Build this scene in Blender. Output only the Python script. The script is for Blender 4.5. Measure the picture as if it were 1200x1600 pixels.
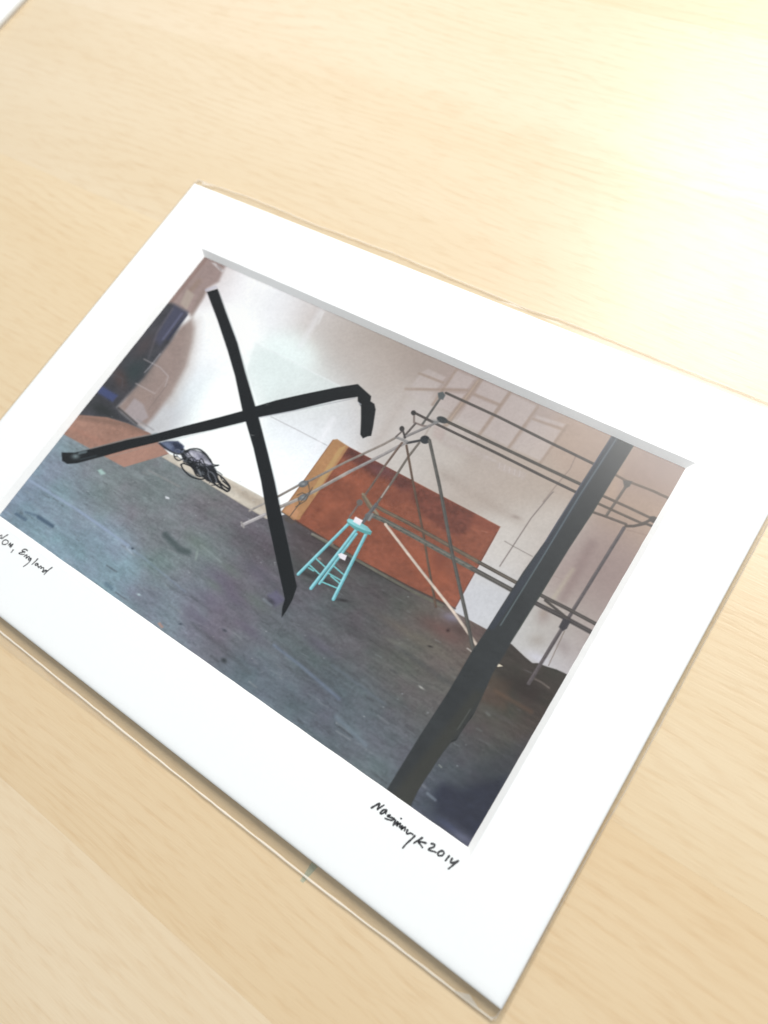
import bpy, bmesh, math, random
import numpy as np
from mathutils import Matrix, Vector

# ------------------------------------------------------------------ scene, camera, light
for o in list(bpy.data.objects):
    bpy.data.objects.remove(o, do_unlink=True)
scene = bpy.context.scene
COL = scene.collection
MM = 0.001
CAM = Vector((86.155, -33.715, 162.194)) * MM
RIGHT = Vector((0.812627, 0.541924, -0.214372))
DOWN = Vector((0.442109, -0.812913, -0.379093))
FWD = Vector((-0.379705, 0.213285, -0.900185))
cd = bpy.data.cameras.new('camera')
cam = bpy.data.objects.new('camera', cd)
COL.objects.link(cam)
M = Matrix.Identity(4)
for i in range(3):
    M[i][0] = RIGHT[i]; M[i][1] = -DOWN[i]; M[i][2] = -FWD[i]; M[i][3] = CAM[i]
cam.matrix_world = M
cd.sensor_fit = 'VERTICAL'
cd.sensor_height = 24.0
cd.sensor_width = 18.0
cd.lens = 24.0 * 1233.27 / 1600.0
cd.clip_start = 0.01
cd.clip_end = 50.0
cd.dof.use_dof = True
cd.dof.focus_distance = 0.172
cd.dof.aperture_fstop = 8.5
scene.camera = cam

world = bpy.data.worlds.new('World')
scene.world = world
world.use_nodes = True
bg = world.node_tree.nodes['Background']
bg.inputs['Color'].default_value = (0.93, 0.97, 1.0, 1)
bg.inputs['Strength'].default_value = 0.50

def area(name, loc, target, size, size_y, power, col):
    ld = bpy.data.lights.new(name, 'AREA')
    ld.shape = 'RECTANGLE'; ld.size = size; ld.size_y = size_y
    ld.energy = power; ld.color = col
    o = bpy.data.objects.new(name, ld); COL.objects.link(o)
    o.location = loc
    o.rotation_euler = (Vector(target) - Vector(loc)).to_track_quat('-Z', 'Y').to_euler()
    return o
# the window on the far side of the table, the only strong light
area('window_light', (0.05, 0.52, 0.59), (0.03, 0.05, 0.0), 0.44, 0.40, 6.9, (1.0, 0.985, 0.96))

vs = scene.view_settings
vs.view_transform = 'Standard'
vs.look = 'None'
vs.exposure = 0.25
vs.gamma = 1.0
scene.render.engine = 'CYCLES'
scene.cycles.transparent_max_bounces = 16

# ------------------------------------------------------------------ helpers
def lin(c):
    c = np.asarray(c, float) / 255.0
    return np.where(c <= 0.04045, c / 12.92, ((c + 0.055) / 1.055) ** 2.4)

def obj(name, verts, faces, mat, parent=None, smooth=False):
    me = bpy.data.meshes.new(name)
    me.from_pydata([tuple(v) for v in verts], [], [tuple(f) for f in faces])
    me.update()
    if smooth:
        for p in me.polygons: p.use_smooth = True
    if mat: me.materials.append(mat)
    o = bpy.data.objects.new(name, me)
    COL.objects.link(o)
    if parent: o.parent = parent
    return o

def empty(name, loc=(0, 0, 0)):
    o = bpy.data.objects.new(name, None)
    o.empty_display_size = 0.02
    COL.objects.link(o); o.location = loc
    return o

def bevelled_box(name, x0, x1, y0, y1, z0, z1, mat, parent=None, bev=0.0, seg=2):
    bm = bmesh.new()
    bmesh.ops.create_cube(bm, size=1.0)
    for v in bm.verts:
        v.co = Vector((x0 if v.co.x < 0 else x1, y0 if v.co.y < 0 else y1, z0 if v.co.z < 0 else z1))
    if bev:
        bmesh.ops.bevel(bm, geom=bm.edges[:], offset=bev, segments=seg, affect='EDGES', profile=0.5)
    me = bpy.data.meshes.new(name); bm.to_mesh(me); bm.free()
    me.materials.append(mat)
    o = bpy.data.objects.new(name, me); COL.objects.link(o)
    if parent: o.parent = parent
    return o

class NT:
    def __init__(self, name):
        self.m = bpy.data.materials.new(name); self.m.use_nodes = True
        self.t = self.m.node_tree
        self.p = self.t.nodes['Principled BSDF']; self.out = self.t.nodes['Material Output']
    def n(self, typ, **kw):
        nd = self.t.nodes.new(typ)
        for k, v in kw.items():
            if k in nd.inputs: nd.inputs[k].default_value = v
            else: setattr(nd, k, v)
        return nd
    def l(self, a, b): self.t.links.new(a, b)
    def math(self, op, a, b=None, clamp=False):
        nd = self.t.nodes.new('ShaderNodeMath'); nd.operation = op; nd.use_clamp = clamp
        for i, v in enumerate((a, b)):
            if v is None: continue
            if isinstance(v, (int, float)): nd.inputs[i].default_value = v
            else: self.l(v, nd.inputs[i])
        return nd.outputs[0]
    def mix(self, f, a, b, mode='MIX'):
        nd = self.t.nodes.new('ShaderNodeMix'); nd.data_type = 'RGBA'; nd.blend_type = mode
        for s, v in ((nd.inputs[0], f), (nd.inputs[6], a), (nd.inputs[7], b)):
            if isinstance(v, (int, float)): s.default_value = v
            elif isinstance(v, tuple): s.default_value = (*v[:3], 1)
            else: self.l(v, s)
        return nd.outputs[2]
    def ramp(self, f, stops):
        nd = self.t.nodes.new('ShaderNodeValToRGB'); e = nd.color_ramp.elements
        while len(e) < len(stops): e.new(0.5)
        for k, (p, v) in enumerate(stops):
            e[k].position = p; e[k].color = (v, v, v, 1)
        self.l(f, nd.inputs[0]); return nd.outputs[0]

# ------------------------------------------------------------------ materials
def wood_material():
    w = NT('birch_wood')
    tc = w.n('ShaderNodeTexCoord'); oi = w.n('ShaderNodeObjectInfo')
    off = w.n('ShaderNodeCombineXYZ')
    w.l(w.math('MULTIPLY', oi.outputs['Random'], 3.7), off.inputs[0]); w.l(w.math('MULTIPLY', oi.outputs['Random'], 1.3), off.inputs[1])
    add = w.n('ShaderNodeVectorMath', operation='ADD'); w.l(tc.outputs['Object'], add.inputs[0]); w.l(off.outputs[0], add.inputs[1])
    def noise(sx, sy, scale, detail, rough=0.55, dist=0.0):
        mp = w.n('ShaderNodeMapping'); w.l(add.outputs[0], mp.inputs[0]); mp.inputs['Scale'].default_value = (sx, sy, 1)
        nz = w.n('ShaderNodeTexNoise'); w.l(mp.outputs[0], nz.inputs['Vector'])
        nz.inputs['Scale'].default_value = scale; nz.inputs['Detail'].default_value = detail; nz.inputs['Roughness'].default_value = rough; nz.inputs['Distortion'].default_value = dist
        return nz.outputs[0]
    # slow drift of tone along the board
    broad = noise(4, 34, 1.0, 3)
    # growth lines, bent by a slow noise so they wander and open into arches
    warp = noise(4, 20, 1.0, 2)
    sep = w.n('ShaderNodeSeparateXYZ'); w.l(add.outputs[0], sep.inputs[0])
    jag = noise(170, 260, 1.0, 2)
    yy = w.math('ADD', w.math('ADD', sep.outputs[1], w.math('MULTIPLY', warp, 0.050)), w.math('MULTIPLY', jag, 0.0013))
    ph = w.math('MULTIPLY', yy, 2 * math.pi / 0.0027)
    s = w.math('ADD', w.math('MULTIPLY', w.math('SINE', ph), 0.5), 0.5)
    lines = w.ramp(s, [(0.0, 0.0), (0.62, 0.06), (0.92, 0.75), (1.0, 1.0)])
    fade = w.ramp(noise(16, 60, 1.0, 2), [(0.34, 0.1), (0.66, 1.0)])
    lines = w.math('MULTIPLY', lines, fade)
    flecks = w.ramp(noise(110, 760, 1.0, 3, 0.6), [(0.5, 0.0), (0.72, 1.0)])
    fine = noise(140, 3200, 1.0, 2)
    mott = noise(60, 90, 1.0, 4, 0.6)
    c = oi.outputs['Color']
    c = w.mix(w.math('MULTIPLY', w.ramp(broad, [(0.3, 0.0), (0.72, 1.0)]), 0.34), c, (0.88, 0.78, 0.62), 'MULTIPLY')
    c = w.mix(w.math('MULTIPLY', lines, 0.12), c, (0.70, 0.52, 0.34), 'MULTIPLY')
    c = w.mix(w.math('MULTIPLY', flecks, 0.20), c, (0.74, 0.56, 0.38), 'MULTIPLY')
    c = w.mix(w.math('MULTIPLY', fine, 0.10), c, (0.74, 0.60, 0.44), 'MULTIPLY')
    c = w.mix(w.math('MULTIPLY', mott, 0.16), c, (0.84, 0.74, 0.60), 'MULTIPLY')
    # rare tiny nicks
    vo = w.n('ShaderNodeTexVoronoi'); w.l(add.outputs[0], vo.inputs['Vector']); vo.inputs['Scale'].default_value = 26
    dot = w.ramp(vo.outputs['Distance'], [(0.0, 1.0), (0.014, 0.7), (0.022, 0.0)])
    c = w.mix(w.math('MULTIPLY', dot, 0.55), c, (0.35, 0.25, 0.16), 'MULTIPLY')
    w.l(c, w.p.inputs['Base Color'])
    w.l(w.math('ADD', w.math('MULTIPLY', mott, 0.10), 0.26), w.p.inputs['Roughness'])
    w.p.inputs['Specular IOR Level'].default_value = 0.42
    bp = w.n('ShaderNodeBump'); bp.inputs['Strength'].default_value = 0.12; bp.inputs['Distance'].default_value = 0.0002
    w.l(w.math('ADD', fine, w.math('MULTIPLY', flecks, -0.6)), bp.inputs['Height']); w.l(bp.outputs[0], w.p.inputs['Normal'])
    return w.m

def paper_material(name, col, rough=0.75, bump=0.10, scale=900, spec=0.3, tint=0.0):
    w = NT(name)
    tc = w.n('ShaderNodeTexCoord')
    nz = w.n('ShaderNodeTexNoise'); w.l(tc.outputs['Object'], nz.inputs['Vector']); nz.inputs['Scale'].default_value = scale; nz.inputs['Detail'].default_value = 4
    sl = w.n('ShaderNodeTexNoise'); w.l(tc.outputs['Object'], sl.inputs['Vector']); sl.inputs['Scale'].default_value = 22; sl.inputs['Detail'].default_value = 3
    c = w.mix(w.math('MULTIPLY', nz.outputs[0], 0.06), col, (0.5, 0.5, 0.5), 'MULTIPLY')
    c = w.mix(w.math('MULTIPLY', sl.outputs[0], 0.05 + tint), c, (0.80, 0.82, 0.84), 'MULTIPLY')
    w.l(c, w.p.inputs['Base Color'])
    w.p.inputs['Roughness'].default_value = rough; w.p.inputs['Specular IOR Level'].default_value = spec
    bp = w.n('ShaderNodeBump'); bp.inputs['Strength'].default_value = bump; bp.inputs['Distance'].default_value = 0.0001
    w.l(nz.outputs[0], bp.inputs['Height']); w.l(bp.outputs[0], w.p.inputs['Normal'])
    return w.m

def print_material():
    w = NT('glossy_photograph_print')
    at = w.n('ShaderNodeAttribute', attribute_name='ink'); w.l(at.outputs['Color'], w.p.inputs['Base Color'])
    w.p.inputs['Roughness'].default_value = 0.36; w.p.inputs['Specular IOR Level'].default_value = 0.26
    return w.m

def film_material(name, milky=0.0, col=(0.9, 0.9, 0.88), k=1.0, rough=0.16):
    """thin clear plastic film: mostly see-through, a little mirror-like, optionally clouded"""
    w = NT(name); t = w.t
    t.nodes.remove(w.p)
    tr = w.n('ShaderNodeBsdfTransparent'); tr.inputs[0].default_value = (1.0, 1.0, 0.997, 1)
    gl = w.n('ShaderNodeBsdfGlossy'); gl.inputs['Roughness'].default_value = rough
    fr = w.n('ShaderNodeFresnel'); fr.inputs[0].default_value = 1.27
    tc = w.n('ShaderNodeTexCoord')
    nz = w.n('ShaderNodeTexNoise'); w.l(tc.outputs['Object'], nz.inputs['Vector']); nz.inputs['Scale'].default_value = 35; nz.inputs['Detail'].default_value = 2
    bp = w.n('ShaderNodeBump'); bp.inputs['Strength'].default_value = 0.06; bp.inputs['Distance'].default_value = 0.002
    w.l(nz.outputs[0], bp.inputs['Height']); w.l(bp.outputs[0], gl.inputs['Normal'])
    mx = w.n('ShaderNodeMixShader')
    w.l(w.math('MINIMUM', w.math('MULTIPLY', fr.outputs[0], k), 0.22), mx.inputs[0]); w.l(tr.outputs[0], mx.inputs[1]); w.l(gl.outputs[0], mx.inputs[2])
    last = mx.outputs[0]
    if milky:
        df = w.n('ShaderNodeBsdfDiffuse'); df.inputs[0].default_value = (*col, 1)
        tl = w.n('ShaderNodeBsdfTranslucent'); tl.inputs[0].default_value = (*col, 1)
        m2 = w.n('ShaderNodeMixShader'); m2.inputs[0].default_value = 0.3; w.l(df.outputs[0], m2.inputs[1]); w.l(tl.outputs[0], m2.inputs[2])
        m3 = w.n('ShaderNodeMixShader'); m3.inputs[0].default_value = milky
        w.l(last, m3.inputs[1]); w.l(m2.outputs[0], m3.inputs[2]); last = m3.outputs[0]
    w.l(last, w.out.inputs['Surface'])
    return w.m

WOOD = wood_material()
MATBOARD = paper_material('white_mat_board', (0.790, 0.808, 0.812), 0.8, 0.10, 1100)
CORE = paper_material('mat_board_core', (0.85, 0.85, 0.845), 0.9, 0.25, 1800)
BACKING = paper_material('grey_backing_board', (0.62, 0.58, 0.52), 0.9, 0.2, 1200)
PHOTO = print_material()
INK = paper_material('black_pen_ink', (0.05, 0.05, 0.055), 0.7, 0.05, 3000)
CARD = paper_material('white_card', (0.80, 0.83, 0.85), 0.7, 0.1, 1100)
FILM = film_material('clear_sleeve_film', 0.0, k=1.0)
SEAM = film_material('milky_seam_highlight', 0.72, (0.92, 0.88, 0.80), 2.0, 0.25)
EDGE = film_material('film_edge', 0.30, (0.62, 0.54, 0.46), 1.5, 0.25)
RIM = film_material('pale_film_rim', 0.42, (0.90, 0.86, 0.80), 1.8, 0.2)
FLAP = film_material('film_flap', 0.10, (0.80, 0.74, 0.66), 1.3, 0.2)
TEAL = film_material('teal_mark', 0.30, (0.30, 0.56, 0.55), 1.0, 0.3)

# ------------------------------------------------------------------ tabletop of birch boards
TZ = 0.7 * MM        # height of the table surface
table = empty('tabletop')
table['kind'] = 'structure'
bounds = [-0.480, -0.415, -0.350, -0.285, -0.222, -0.156, -0.0902, -0.026, 0.049, 0.1142, 0.166, 0.231, 0.296, 0.362, 0.428, 0.49]
tones = [(0.645, 0.525, 0.365), (0.665, 0.55, 0.39), (0.64, 0.515, 0.355)]
special = {5: (0.680, 0.553, 0.392), 6: (0.645, 0.500, 0.325), 7: (0.655, 0.525, 0.355), 8: (0.645, 0.530, 0.378), 9: (0.665, 0.555, 0.41), 10: (0.635, 0.525, 0.37)}
rnd = random.Random(7)
for k in range(len(bounds) - 1):
    y0, y1 = bounds[k], bounds[k + 1]
    b = bevelled_box('plank', -0.62, 0.56, -(y1 - y0) / 2 + 0.000004, (y1 - y0) / 2 - 0.000004, -0.019, 0.0, WOOD, table)
    b.location = (0, (y0 + y1) / 2, TZ)
    c = special.get(k, tones[k % 3])
    b.color = (c[0] * 0.985, c[1] * 1.012, c[2] * 1.03, 1)

# ------------------------------------------------------------------ print picture, painted in millimetres
WALL = [[-67.82,42.58,205,195,192],[-59.51,39.15,225,222,224],[-51.29,45.08,240,241,244],[-48.05,26.22,247,250,252],[-51.28,15.93,232,234,238],[-39.39,41.29,232,233,236],[-26.99,27.52,228,236,236],[-31.21,44.97,212,208,208],[-22.91,42.21,200,193,190],[-16.69,45.07,182,172,166],[-7.37,43.08,172,160,152],[3.03,41.85,163,150,143],[-10.16,35.55,192,184,180],[-0.17,32.28,188,178,172],[-13.79,23.6,214,217,217],[-3.77,20.62,208,208,210],[-8.54,16.25,219,221,224],[-7.33,9.09,234,238,243],[-8.41,-2.89,242,247,252],[-34.94,6.99,248,254,254],[-34.19,-4.79,243,249,250],[-47.31,-1.29,190,190,194],[-48.23,6.66,222,228,232],[-19.17,-4.8,242,250,250],[7.54,26.31,195,188,185],[14.93,20.6,196,190,186],[23.78,23.34,188,180,174],[19.41,41.86,166,150,145],[31.71,38.47,168,153,147],[34.0,23.27,180,168,160],[43.48,26.52,176,163,153],[51.78,17.35,192,184,178],[48.07,10.3,204,199,195],[51.0,-2.63,196,197,203],[48.83,-5.48,205,206,210],[49.73,35.07,174,153,139],[54.27,40.94,166,145,132],[65.25,39.76,154,134,126],[66.95,30.64,170,147,130],[67.02,19.3,158,140,134],[66.74,14.36,140,122,120],[62.31,11.84,160,142,138],[65.55,5.84,172,162,156],[63.74,-1.39,184,178,170],[70.84,1.3,152,138,137],[65.2,-6.59,192,190,202],[61.1,-4.49,186,186,180]]
FLOOR = [[-66.37,-39.86,104,129,152],[-57.46,-31.05,108,132,150],[-55.15,-43.58,110,137,158],[-36.53,-40.76,106,133,152],[-31.59,-21.04,104,111,117],[-51.51,-21.87,104,114,118],[-18.66,-15.92,98,97,102],[-16.74,-25.96,98,114,118],[-4.69,-15.62,84,82,90],[-3.7,-34.47,90,90,102],[4.71,-27.87,84,86,94],[-10.91,-40.4,96,113,128],[17.67,-40.0,80,95,108],[30.54,-38.39,78,90,102],[18.92,-29.56,80,88,92],[28.77,-23.7,76,79,84],[31.7,-15.5,72,69,70],[10.68,-10.62,72,67,67],[39.52,-17.32,84,78,74],[46.49,-13.17,98,78,70],[42.03,-35.81,78,90,100],[46.44,-25.54,82,82,82],[48.43,-40.6,82,89,98],[48.43,-21.28,84,82,78],[63.86,-11.89,58,48,44],[68.3,-12.13,50,44,42],[66.09,-20.77,80,70,62],[66.18,-30.67,72,76,78],[63.85,-36.37,70,77,86],[69.87,-29.7,64,62,58],[69.08,-16.02,64,55,49],[63.18,-42.33,58,66,84],[69.75,-36.66,44,47,66],[69.13,-43.82,72,76,98],[11.7,-27.19,84,82,96]]
FPOLY = [[-85.09,-44.83],[-69.98,-17.39],[-38.75,-8.96],[-40.04,-10.63],[-26.0,-10.53],[-12.5,-10.71],[-5.31,-10.68],[-1.96,-7.57],[0.77,-6.81],[18.71,-7.33],[32.72,-6.84],[43.17,-6.54],[44.79,-7.37],[52.15,-7.16],[58.25,-7.26],[61.69,-8.1],[63.64,-8.44],[64.5,-7.91],[66.6,-7.55],[68.34,-7.09],[73.7,-6.64],[83.35,-45.93],[74.85,-54.3],[-69.46,-59.35]]
BACK = [
 ['P', [[7.34,40.65],[12.34,40.52],[12.34,39.15],[6.42,39.04]],(194,184,183),0.4,0.5,None,0.0],
 ['P', [[6.22,38.34],[12.47,38.62],[12.15,36.78],[6.26,34.58]],(194,184,183),0.398,0.5,None,0.0],
 ['P', [[5.94,33.41],[11.98,35.69],[12.28,32.54],[6.2,32.34]],(194,184,183),0.396,0.5,None,0.0],
 ['P', [[13.62,43.21],[18.82,43.22],[18.71,40.0],[13.54,37.92]],(194,184,183),0.393,0.5,None,0.0],
 ['P', [[14.74,37.01],[18.93,38.63],[18.81,33.12],[14.64,32.82]],(194,184,183),0.388,0.5,None,0.0],
 ['P', [[20.62,43.64],[27.72,43.54],[27.64,39.96],[21.18,39.65]],(194,184,183),0.383,0.5,None,0.0],
 ['P', [[20.8,38.92],[27.52,39.15],[27.55,31.42],[21.0,31.58]],(194,184,183),0.379,0.5,None,0.0],
 ['P', [[28.75,43.47],[35.56,43.16],[35.2,37.03],[34.99,31.4],[28.1,31.49]],(194,184,183),0.371,0.5,None,0.0],
 ['P', [[36.51,41.13],[43.37,42.03],[43.18,41.01],[36.6,39.97]],(194,184,183),0.364,0.5,None,0.0],
 ['P', [[36.22,39.61],[43.26,40.2],[43.26,31.51],[35.77,31.38]],(194,184,183),0.361,0.5,None,0.0],
 ['P', [[7.81,29.86],[12.52,30.19],[12.68,28.93],[7.77,28.94]],(194,184,183),0.392,0.5,None,0.0],
 ['P', [[19.54,27.33],[33.06,27.44],[33.08,26.11],[21.75,24.78]],(184,172,170),0.385,0.4,None,0.05],
 ['P', [[34.81,27.1],[41.82,27.46],[42.0,25.83],[35.22,25.43]],(184,172,170),0.371,0.4,None,0.05],
 ['P', [[20.17,30.28],[28.14,30.43],[28.28,29.21],[20.48,29.12]],(184,172,170),0.391,0.4,None,0.05],
 ['P', [[15.13,29.72],[19.02,30.14],[19.13,29.31],[15.13,29.05]],(184,172,170),0.4,0.4,None,0.05],
 ['P', [[19.95,26.67],[21.56,26.71],[21.75,26.03],[20.1,26.05]],(196,188,188),0.22,0.3,None,0.0],
 ['P', [[22.15,26.75],[23.75,26.8],[23.92,26.11],[22.29,26.13]],(196,188,188),0.219,0.3,None,0.0],
 ['P', [[24.33,26.84],[25.91,26.88],[26.08,26.2],[24.46,26.22]],(196,188,188),0.217,0.3,None,0.0],
 ['P', [[26.48,26.92],[28.05,26.96],[28.22,26.28],[26.62,26.3]],(196,188,188),0.216,0.3,None,0.0],
 ['P', [[28.62,27.0],[30.18,27.04],[30.34,26.37],[28.75,26.39]],(196,188,188),0.214,0.3,None,0.0],
 ['P', [[30.74,27.08],[32.28,27.12],[32.45,26.45],[30.87,26.47]],(196,188,188),0.213,0.3,None,0.0],
 ['P', [[32.84,27.16],[34.37,27.2],[34.53,26.53],[32.97,26.55]],(196,188,188),0.211,0.3,None,0.0],
 ['L', [[35.3,26.93],[35.78,25.72]],(205,198,198),0.15,0.45,None,0.0,0.18],
 ['L', [[36.56,27.01],[37.03,25.8]],(205,198,198),0.149,0.45,None,0.0,0.179],
 ['L', [[37.81,27.08],[38.28,25.88]],(205,198,198),0.149,0.45,None,0.0,0.179],
 ['L', [[39.06,27.16],[39.53,25.96]],(205,198,198),0.148,0.45,None,0.0,0.178],
 ['L', [[40.3,27.23],[40.76,26.04]],(205,198,198),0.148,0.45,None,0.0,0.177],
 ['L', [[13.67,43.47],[13.62,32.76]],(152,133,120),0.361,0.65,None,0.0,0.656],
 ['L', [[20.3,44.17],[19.23,29.8]],(152,133,120),0.353,0.65,None,0.0,1.446],
 ['L', [[28.19,43.77],[27.49,30.52]],(152,133,120),0.345,0.65,None,0.0,0.783],
 ['L', [[35.67,43.31],[35.09,31.24]],(152,133,120),0.337,0.65,None,0.0,0.612],
 ['L', [[5.45,33.49],[18.86,39.76]],(152,133,120),0.361,0.65,None,0.0,0.657],
 ['L', [[21.02,39.57],[27.74,39.79]],(152,133,120),0.35,0.65,None,0.0,0.636],
 ['L', [[43.84,41.85],[43.15,31.04]],(152,133,120),0.328,0.65,None,0.0,0.595],
 ['L', [[6.04,38.62],[12.66,38.99]],(152,133,120),0.366,0.65,None,0.0,0.499],
 ['L', [[36.39,40.0],[43.04,40.59]],(152,133,120),0.334,0.65,None,0.0,0.531],
 ['L', [[19.93,43.08],[19.39,29.88]],(190,170,150),0.161,0.5,None,0.0,0.257],
 ['P', [[16.72,28.53],[20.06,28.47],[20.78,25.35],[18.08,25.71]],(178,155,152),0.633,0.4,None,0.0],
 ['B', [[26.76,18.55],[30.72,17.99],[26.71,17.05]],(160,148,140),1.0,0.45,None,0.0],
 ['B', [[39.2,17.27],[47.75,16.81],[39.25,15.95]],(165,152,143),1.0,0.45,None,0.0],
 ['B', [[25.54,26.08],[39.11,25.57],[25.73,23.92]],(170,158,152),1.0,0.35,None,0.0],
 ['B', [[29.81,24.66],[31.94,24.51],[30.04,20.11]],(168,156,148),1.0,0.35,None,0.0],
 ['L', [[49.03,26.25],[48.83,25.39],[47.92,18.62],[47.75,11.25],[47.61,5.98]],(112,102,100),0.141,0.8,None,0.0,0.255],
 ['L', [[49.11,36.21],[49.54,32.75],[48.8,27.5],[48.28,23.21]],(125,110,104),0.144,0.6,None,0.0,0.217],
 ['L', [[45.65,11.35],[47.75,11.25],[52.46,11.21]],(120,112,108),0.14,0.7,None,0.0,0.196],
 ['B', [[44.95,17.31],[46.05,17.45],[45.04,16.88]],(140,125,118),1.0,0.5,None,0.0],
 ['P', [[-37.97,27.44],[-9.67,26.83],[-10.62,19.16],[-25.01,11.96],[-34.92,19.5]],(219,229,229),0.533,0.5,None,0.0],
 ['L', [[-37.97,27.44],[-24.74,27.34],[-9.67,26.83]],(236,240,243),0.27,0.6,None,0.0,0.27],
 ['L', [[-20.9,11.8],[-12.4,11.94],[-3.31,11.94]],(168,166,170),0.153,0.7,None,0.0,0.22],
 ['L', [[-27.61,44.4],[-26.16,32.15]],(238,238,243),1.108,0.45,None,0.0,1.477],
 ['L', [[-26.67,43.08],[-25.8,39.8]],(240,240,242),0.37,0.5,None,0.0,0.37],
 ['L', [[-6.15,18.44],[-3.6,-4.05]],(244,244,250),0.987,0.5,None,0.0,1.152],
 ['L', [[-3.27,19.9],[-1.37,0.86]],(214,216,222),0.821,0.35,None,0.0,0.821],
 ['B', [[-23.57,22.91],[-12.57,23.12],[-22.83,19.53]],(226,236,236),1.0,0.4,None,0.0],
 ['L', [[7.18,18.49],[6.51,33.58]],(176,164,158),1.476,0.3,None,0.0,2.296],
 ['L', [[61.8,19.6],[62.38,6.34]],(132,112,110),1.204,0.5,None,0.0,1.739],
 ['L', [[59.8,31.79],[57.25,42.48]],(185,160,138),1.135,0.4,None,0.0,1.418],
 ['L', [[60.47,1.32],[61.08,12.74]],(190,182,160),0.531,0.4,None,0.0,0.797],
 ['B', [[60.69,1.45],[61.96,1.66],[61.07,-0.66]],(140,122,118),1.0,0.5,None,0.0],
 ['B', [[62.2,-3.84],[63.73,-2.93],[62.84,-4.98]],(150,140,132),1.0,0.45,None,0.0],
 ['B', [[67.17,-2.39],[68.89,-3.45],[66.56,-3.52]],(140,128,128),1.0,0.5,None,0.0],
 ['B', [[63.99,-7.02],[66.23,-6.81],[64.08,-7.92]],(205,204,216),1.0,0.7,None,0.0],
 ['L', [[55.73,9.22],[60.4,9.95]],(150,132,125),0.108,0.5,None,0.0,0.162],
 ['P', [[44.37,-7.45],[52.15,-7.16],[53.03,1.74],[44.64,0.14]],(196,198,205),0.815,0.3,None,0.0],
 ['P', [[-38.75,-8.96],[-23.32,-6.99],[-15.6,-6.72],[-9.4,-6.61],[-4.02,-6.12],[-3.85,-8.97],[-5.31,-10.68],[-12.5,-10.71],[-26.0,-10.53],[-40.04,-10.63]],(198,188,174),0.2,0.9,None,0.06],
 ['P', [[-21.05,-7.71],[-8.89,-7.27],[-6.39,-9.25],[-13.73,-9.12]],(165,150,135),0.82,0.5,None,0.08],
 ['L', [[-40.04,-10.63],[-26.0,-10.53],[-12.5,-10.71],[-5.31,-10.68]],(120,112,104),0.167,0.6,None,0.0,0.301],
 ['P', [[-69.91,44.55],[-61.79,44.71],[-60.04,38.91],[-61.66,35.88],[-60.69,32.61],[-60.28,26.85],[-67.14,26.93],[-69.89,25.23]],(158,138,134),0.812,0.95,'shelves', 0.04],
 ['P', [[-66.38,43.21],[-65.15,43.5],[-60.48,42.46],[-61.41,41.82]],(214,210,212),0.246,0.8,None,0.0],
 ['L', [[-63.87,43.1],[-61.82,42.34]],(130,118,118),0.164,0.6,None,0.0,0.41],
 ['L', [[-68.54,43.47],[-68.7,27.62]],(138,112,104),0.412,0.6,None,0.0,1.029],
 ['L', [[-65.81,33.56],[-65.72,36.41]],(150,128,112),0.817,0.5,None,0.0,1.838],
 ['P', [[-67.24,32.93],[-63.98,32.52],[-62.77,27.54],[-65.93,28.41]],(182,170,158),0.405,0.7,None,0.0],
 ['L', [[-62.2,34.47],[-60.28,26.85]],(140,124,116),0.802,0.5,None,0.0,1.403],
 ['P', [[-59.46,25.86],[-56.89,23.9],[-54.36,19.96],[-51.07,13.42],[-49.32,4.64],[-49.51,-2.81],[-49.84,-5.68],[-52.34,-6.32],[-60.89,-5.36],[-60.78,3.3],[-60.81,13.15],[-60.96,22.46]],(148,130,124),1.145,0.95,'shelves', 0.04],
 ['L', [[-57.83,25.03],[-54.85,20.83],[-50.3,12.5],[-48.51,3.14]],(182,170,164),2.68,0.5,None,0.0,3.063],
 ['P', [[-58.22,-5.08],[-58.32,-0.87],[-54.68,-1.19],[-50.81,-3.46],[-52.25,-6.69]],(176,170,176),0.467,0.6,None,0.0],
 ['P', [[-59.52,-0.61],[-59.94,2.63],[-54.08,2.5],[-54.77,-0.82]],(160,140,132),0.379,0.4,None,0.0],
 ['P', [[-72.87,24.34],[-68.56,27.45],[-61.87,27.03],[-60.4,17.78],[-60.27,10.54],[-60.01,5.2],[-61.03,-5.21],[-58.67,-5.94],[-51.96,-6.75],[-49.45,-6.93],[-54.55,-7.86],[-61.35,-9.19],[-69.63,-15.08],[-73.0,-12.05]],(62,62,68),0.808,0.97,'shelves', 0.15],
 ['P', [[-67.28,27.1],[-62.22,26.87],[-62.43,15.04],[-65.54,15.82]],(78,80,102),0.997,0.8,None,0.0],
 ['L', [[-63.35,25.9],[-62.93,17.05]],(120,122,150),0.397,0.6,None,0.0,0.596],
 ['L', [[-61.67,26.21],[-61.71,17.62]],(50,52,74),0.297,0.8,None,0.0,0.594],
 ['L', [[-66.93,26.11],[-66.05,17.84],[-62.83,10.41]],(118,112,120),0.398,0.5,None,0.0,0.477],
 ['B', [[-63.92,5.49],[-63.73,9.97],[-60.43,4.93]],(52,64,66),1.0,0.8,None,0.0],
 ['B', [[-66.79,12.99],[-66.64,16.85],[-64.57,12.6]],(78,70,72),1.0,0.8,None,0.0],
 ['B', [[-66.08,1.81],[-64.92,3.12],[-62.74,-0.24]],(82,66,64),1.0,0.8,None,0.0],
 ['P', [[-69.92,-4.44],[-69.91,-2.25],[-63.25,-2.45],[-63.28,-4.62]],(70,80,124),0.579,0.85,None,0.0],
 ['L', [[-69.84,-1.78],[-68.78,2.04],[-65.39,2.14],[-63.84,-0.15]],(90,92,100),0.195,0.5,None,0.0,0.292],
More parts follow.
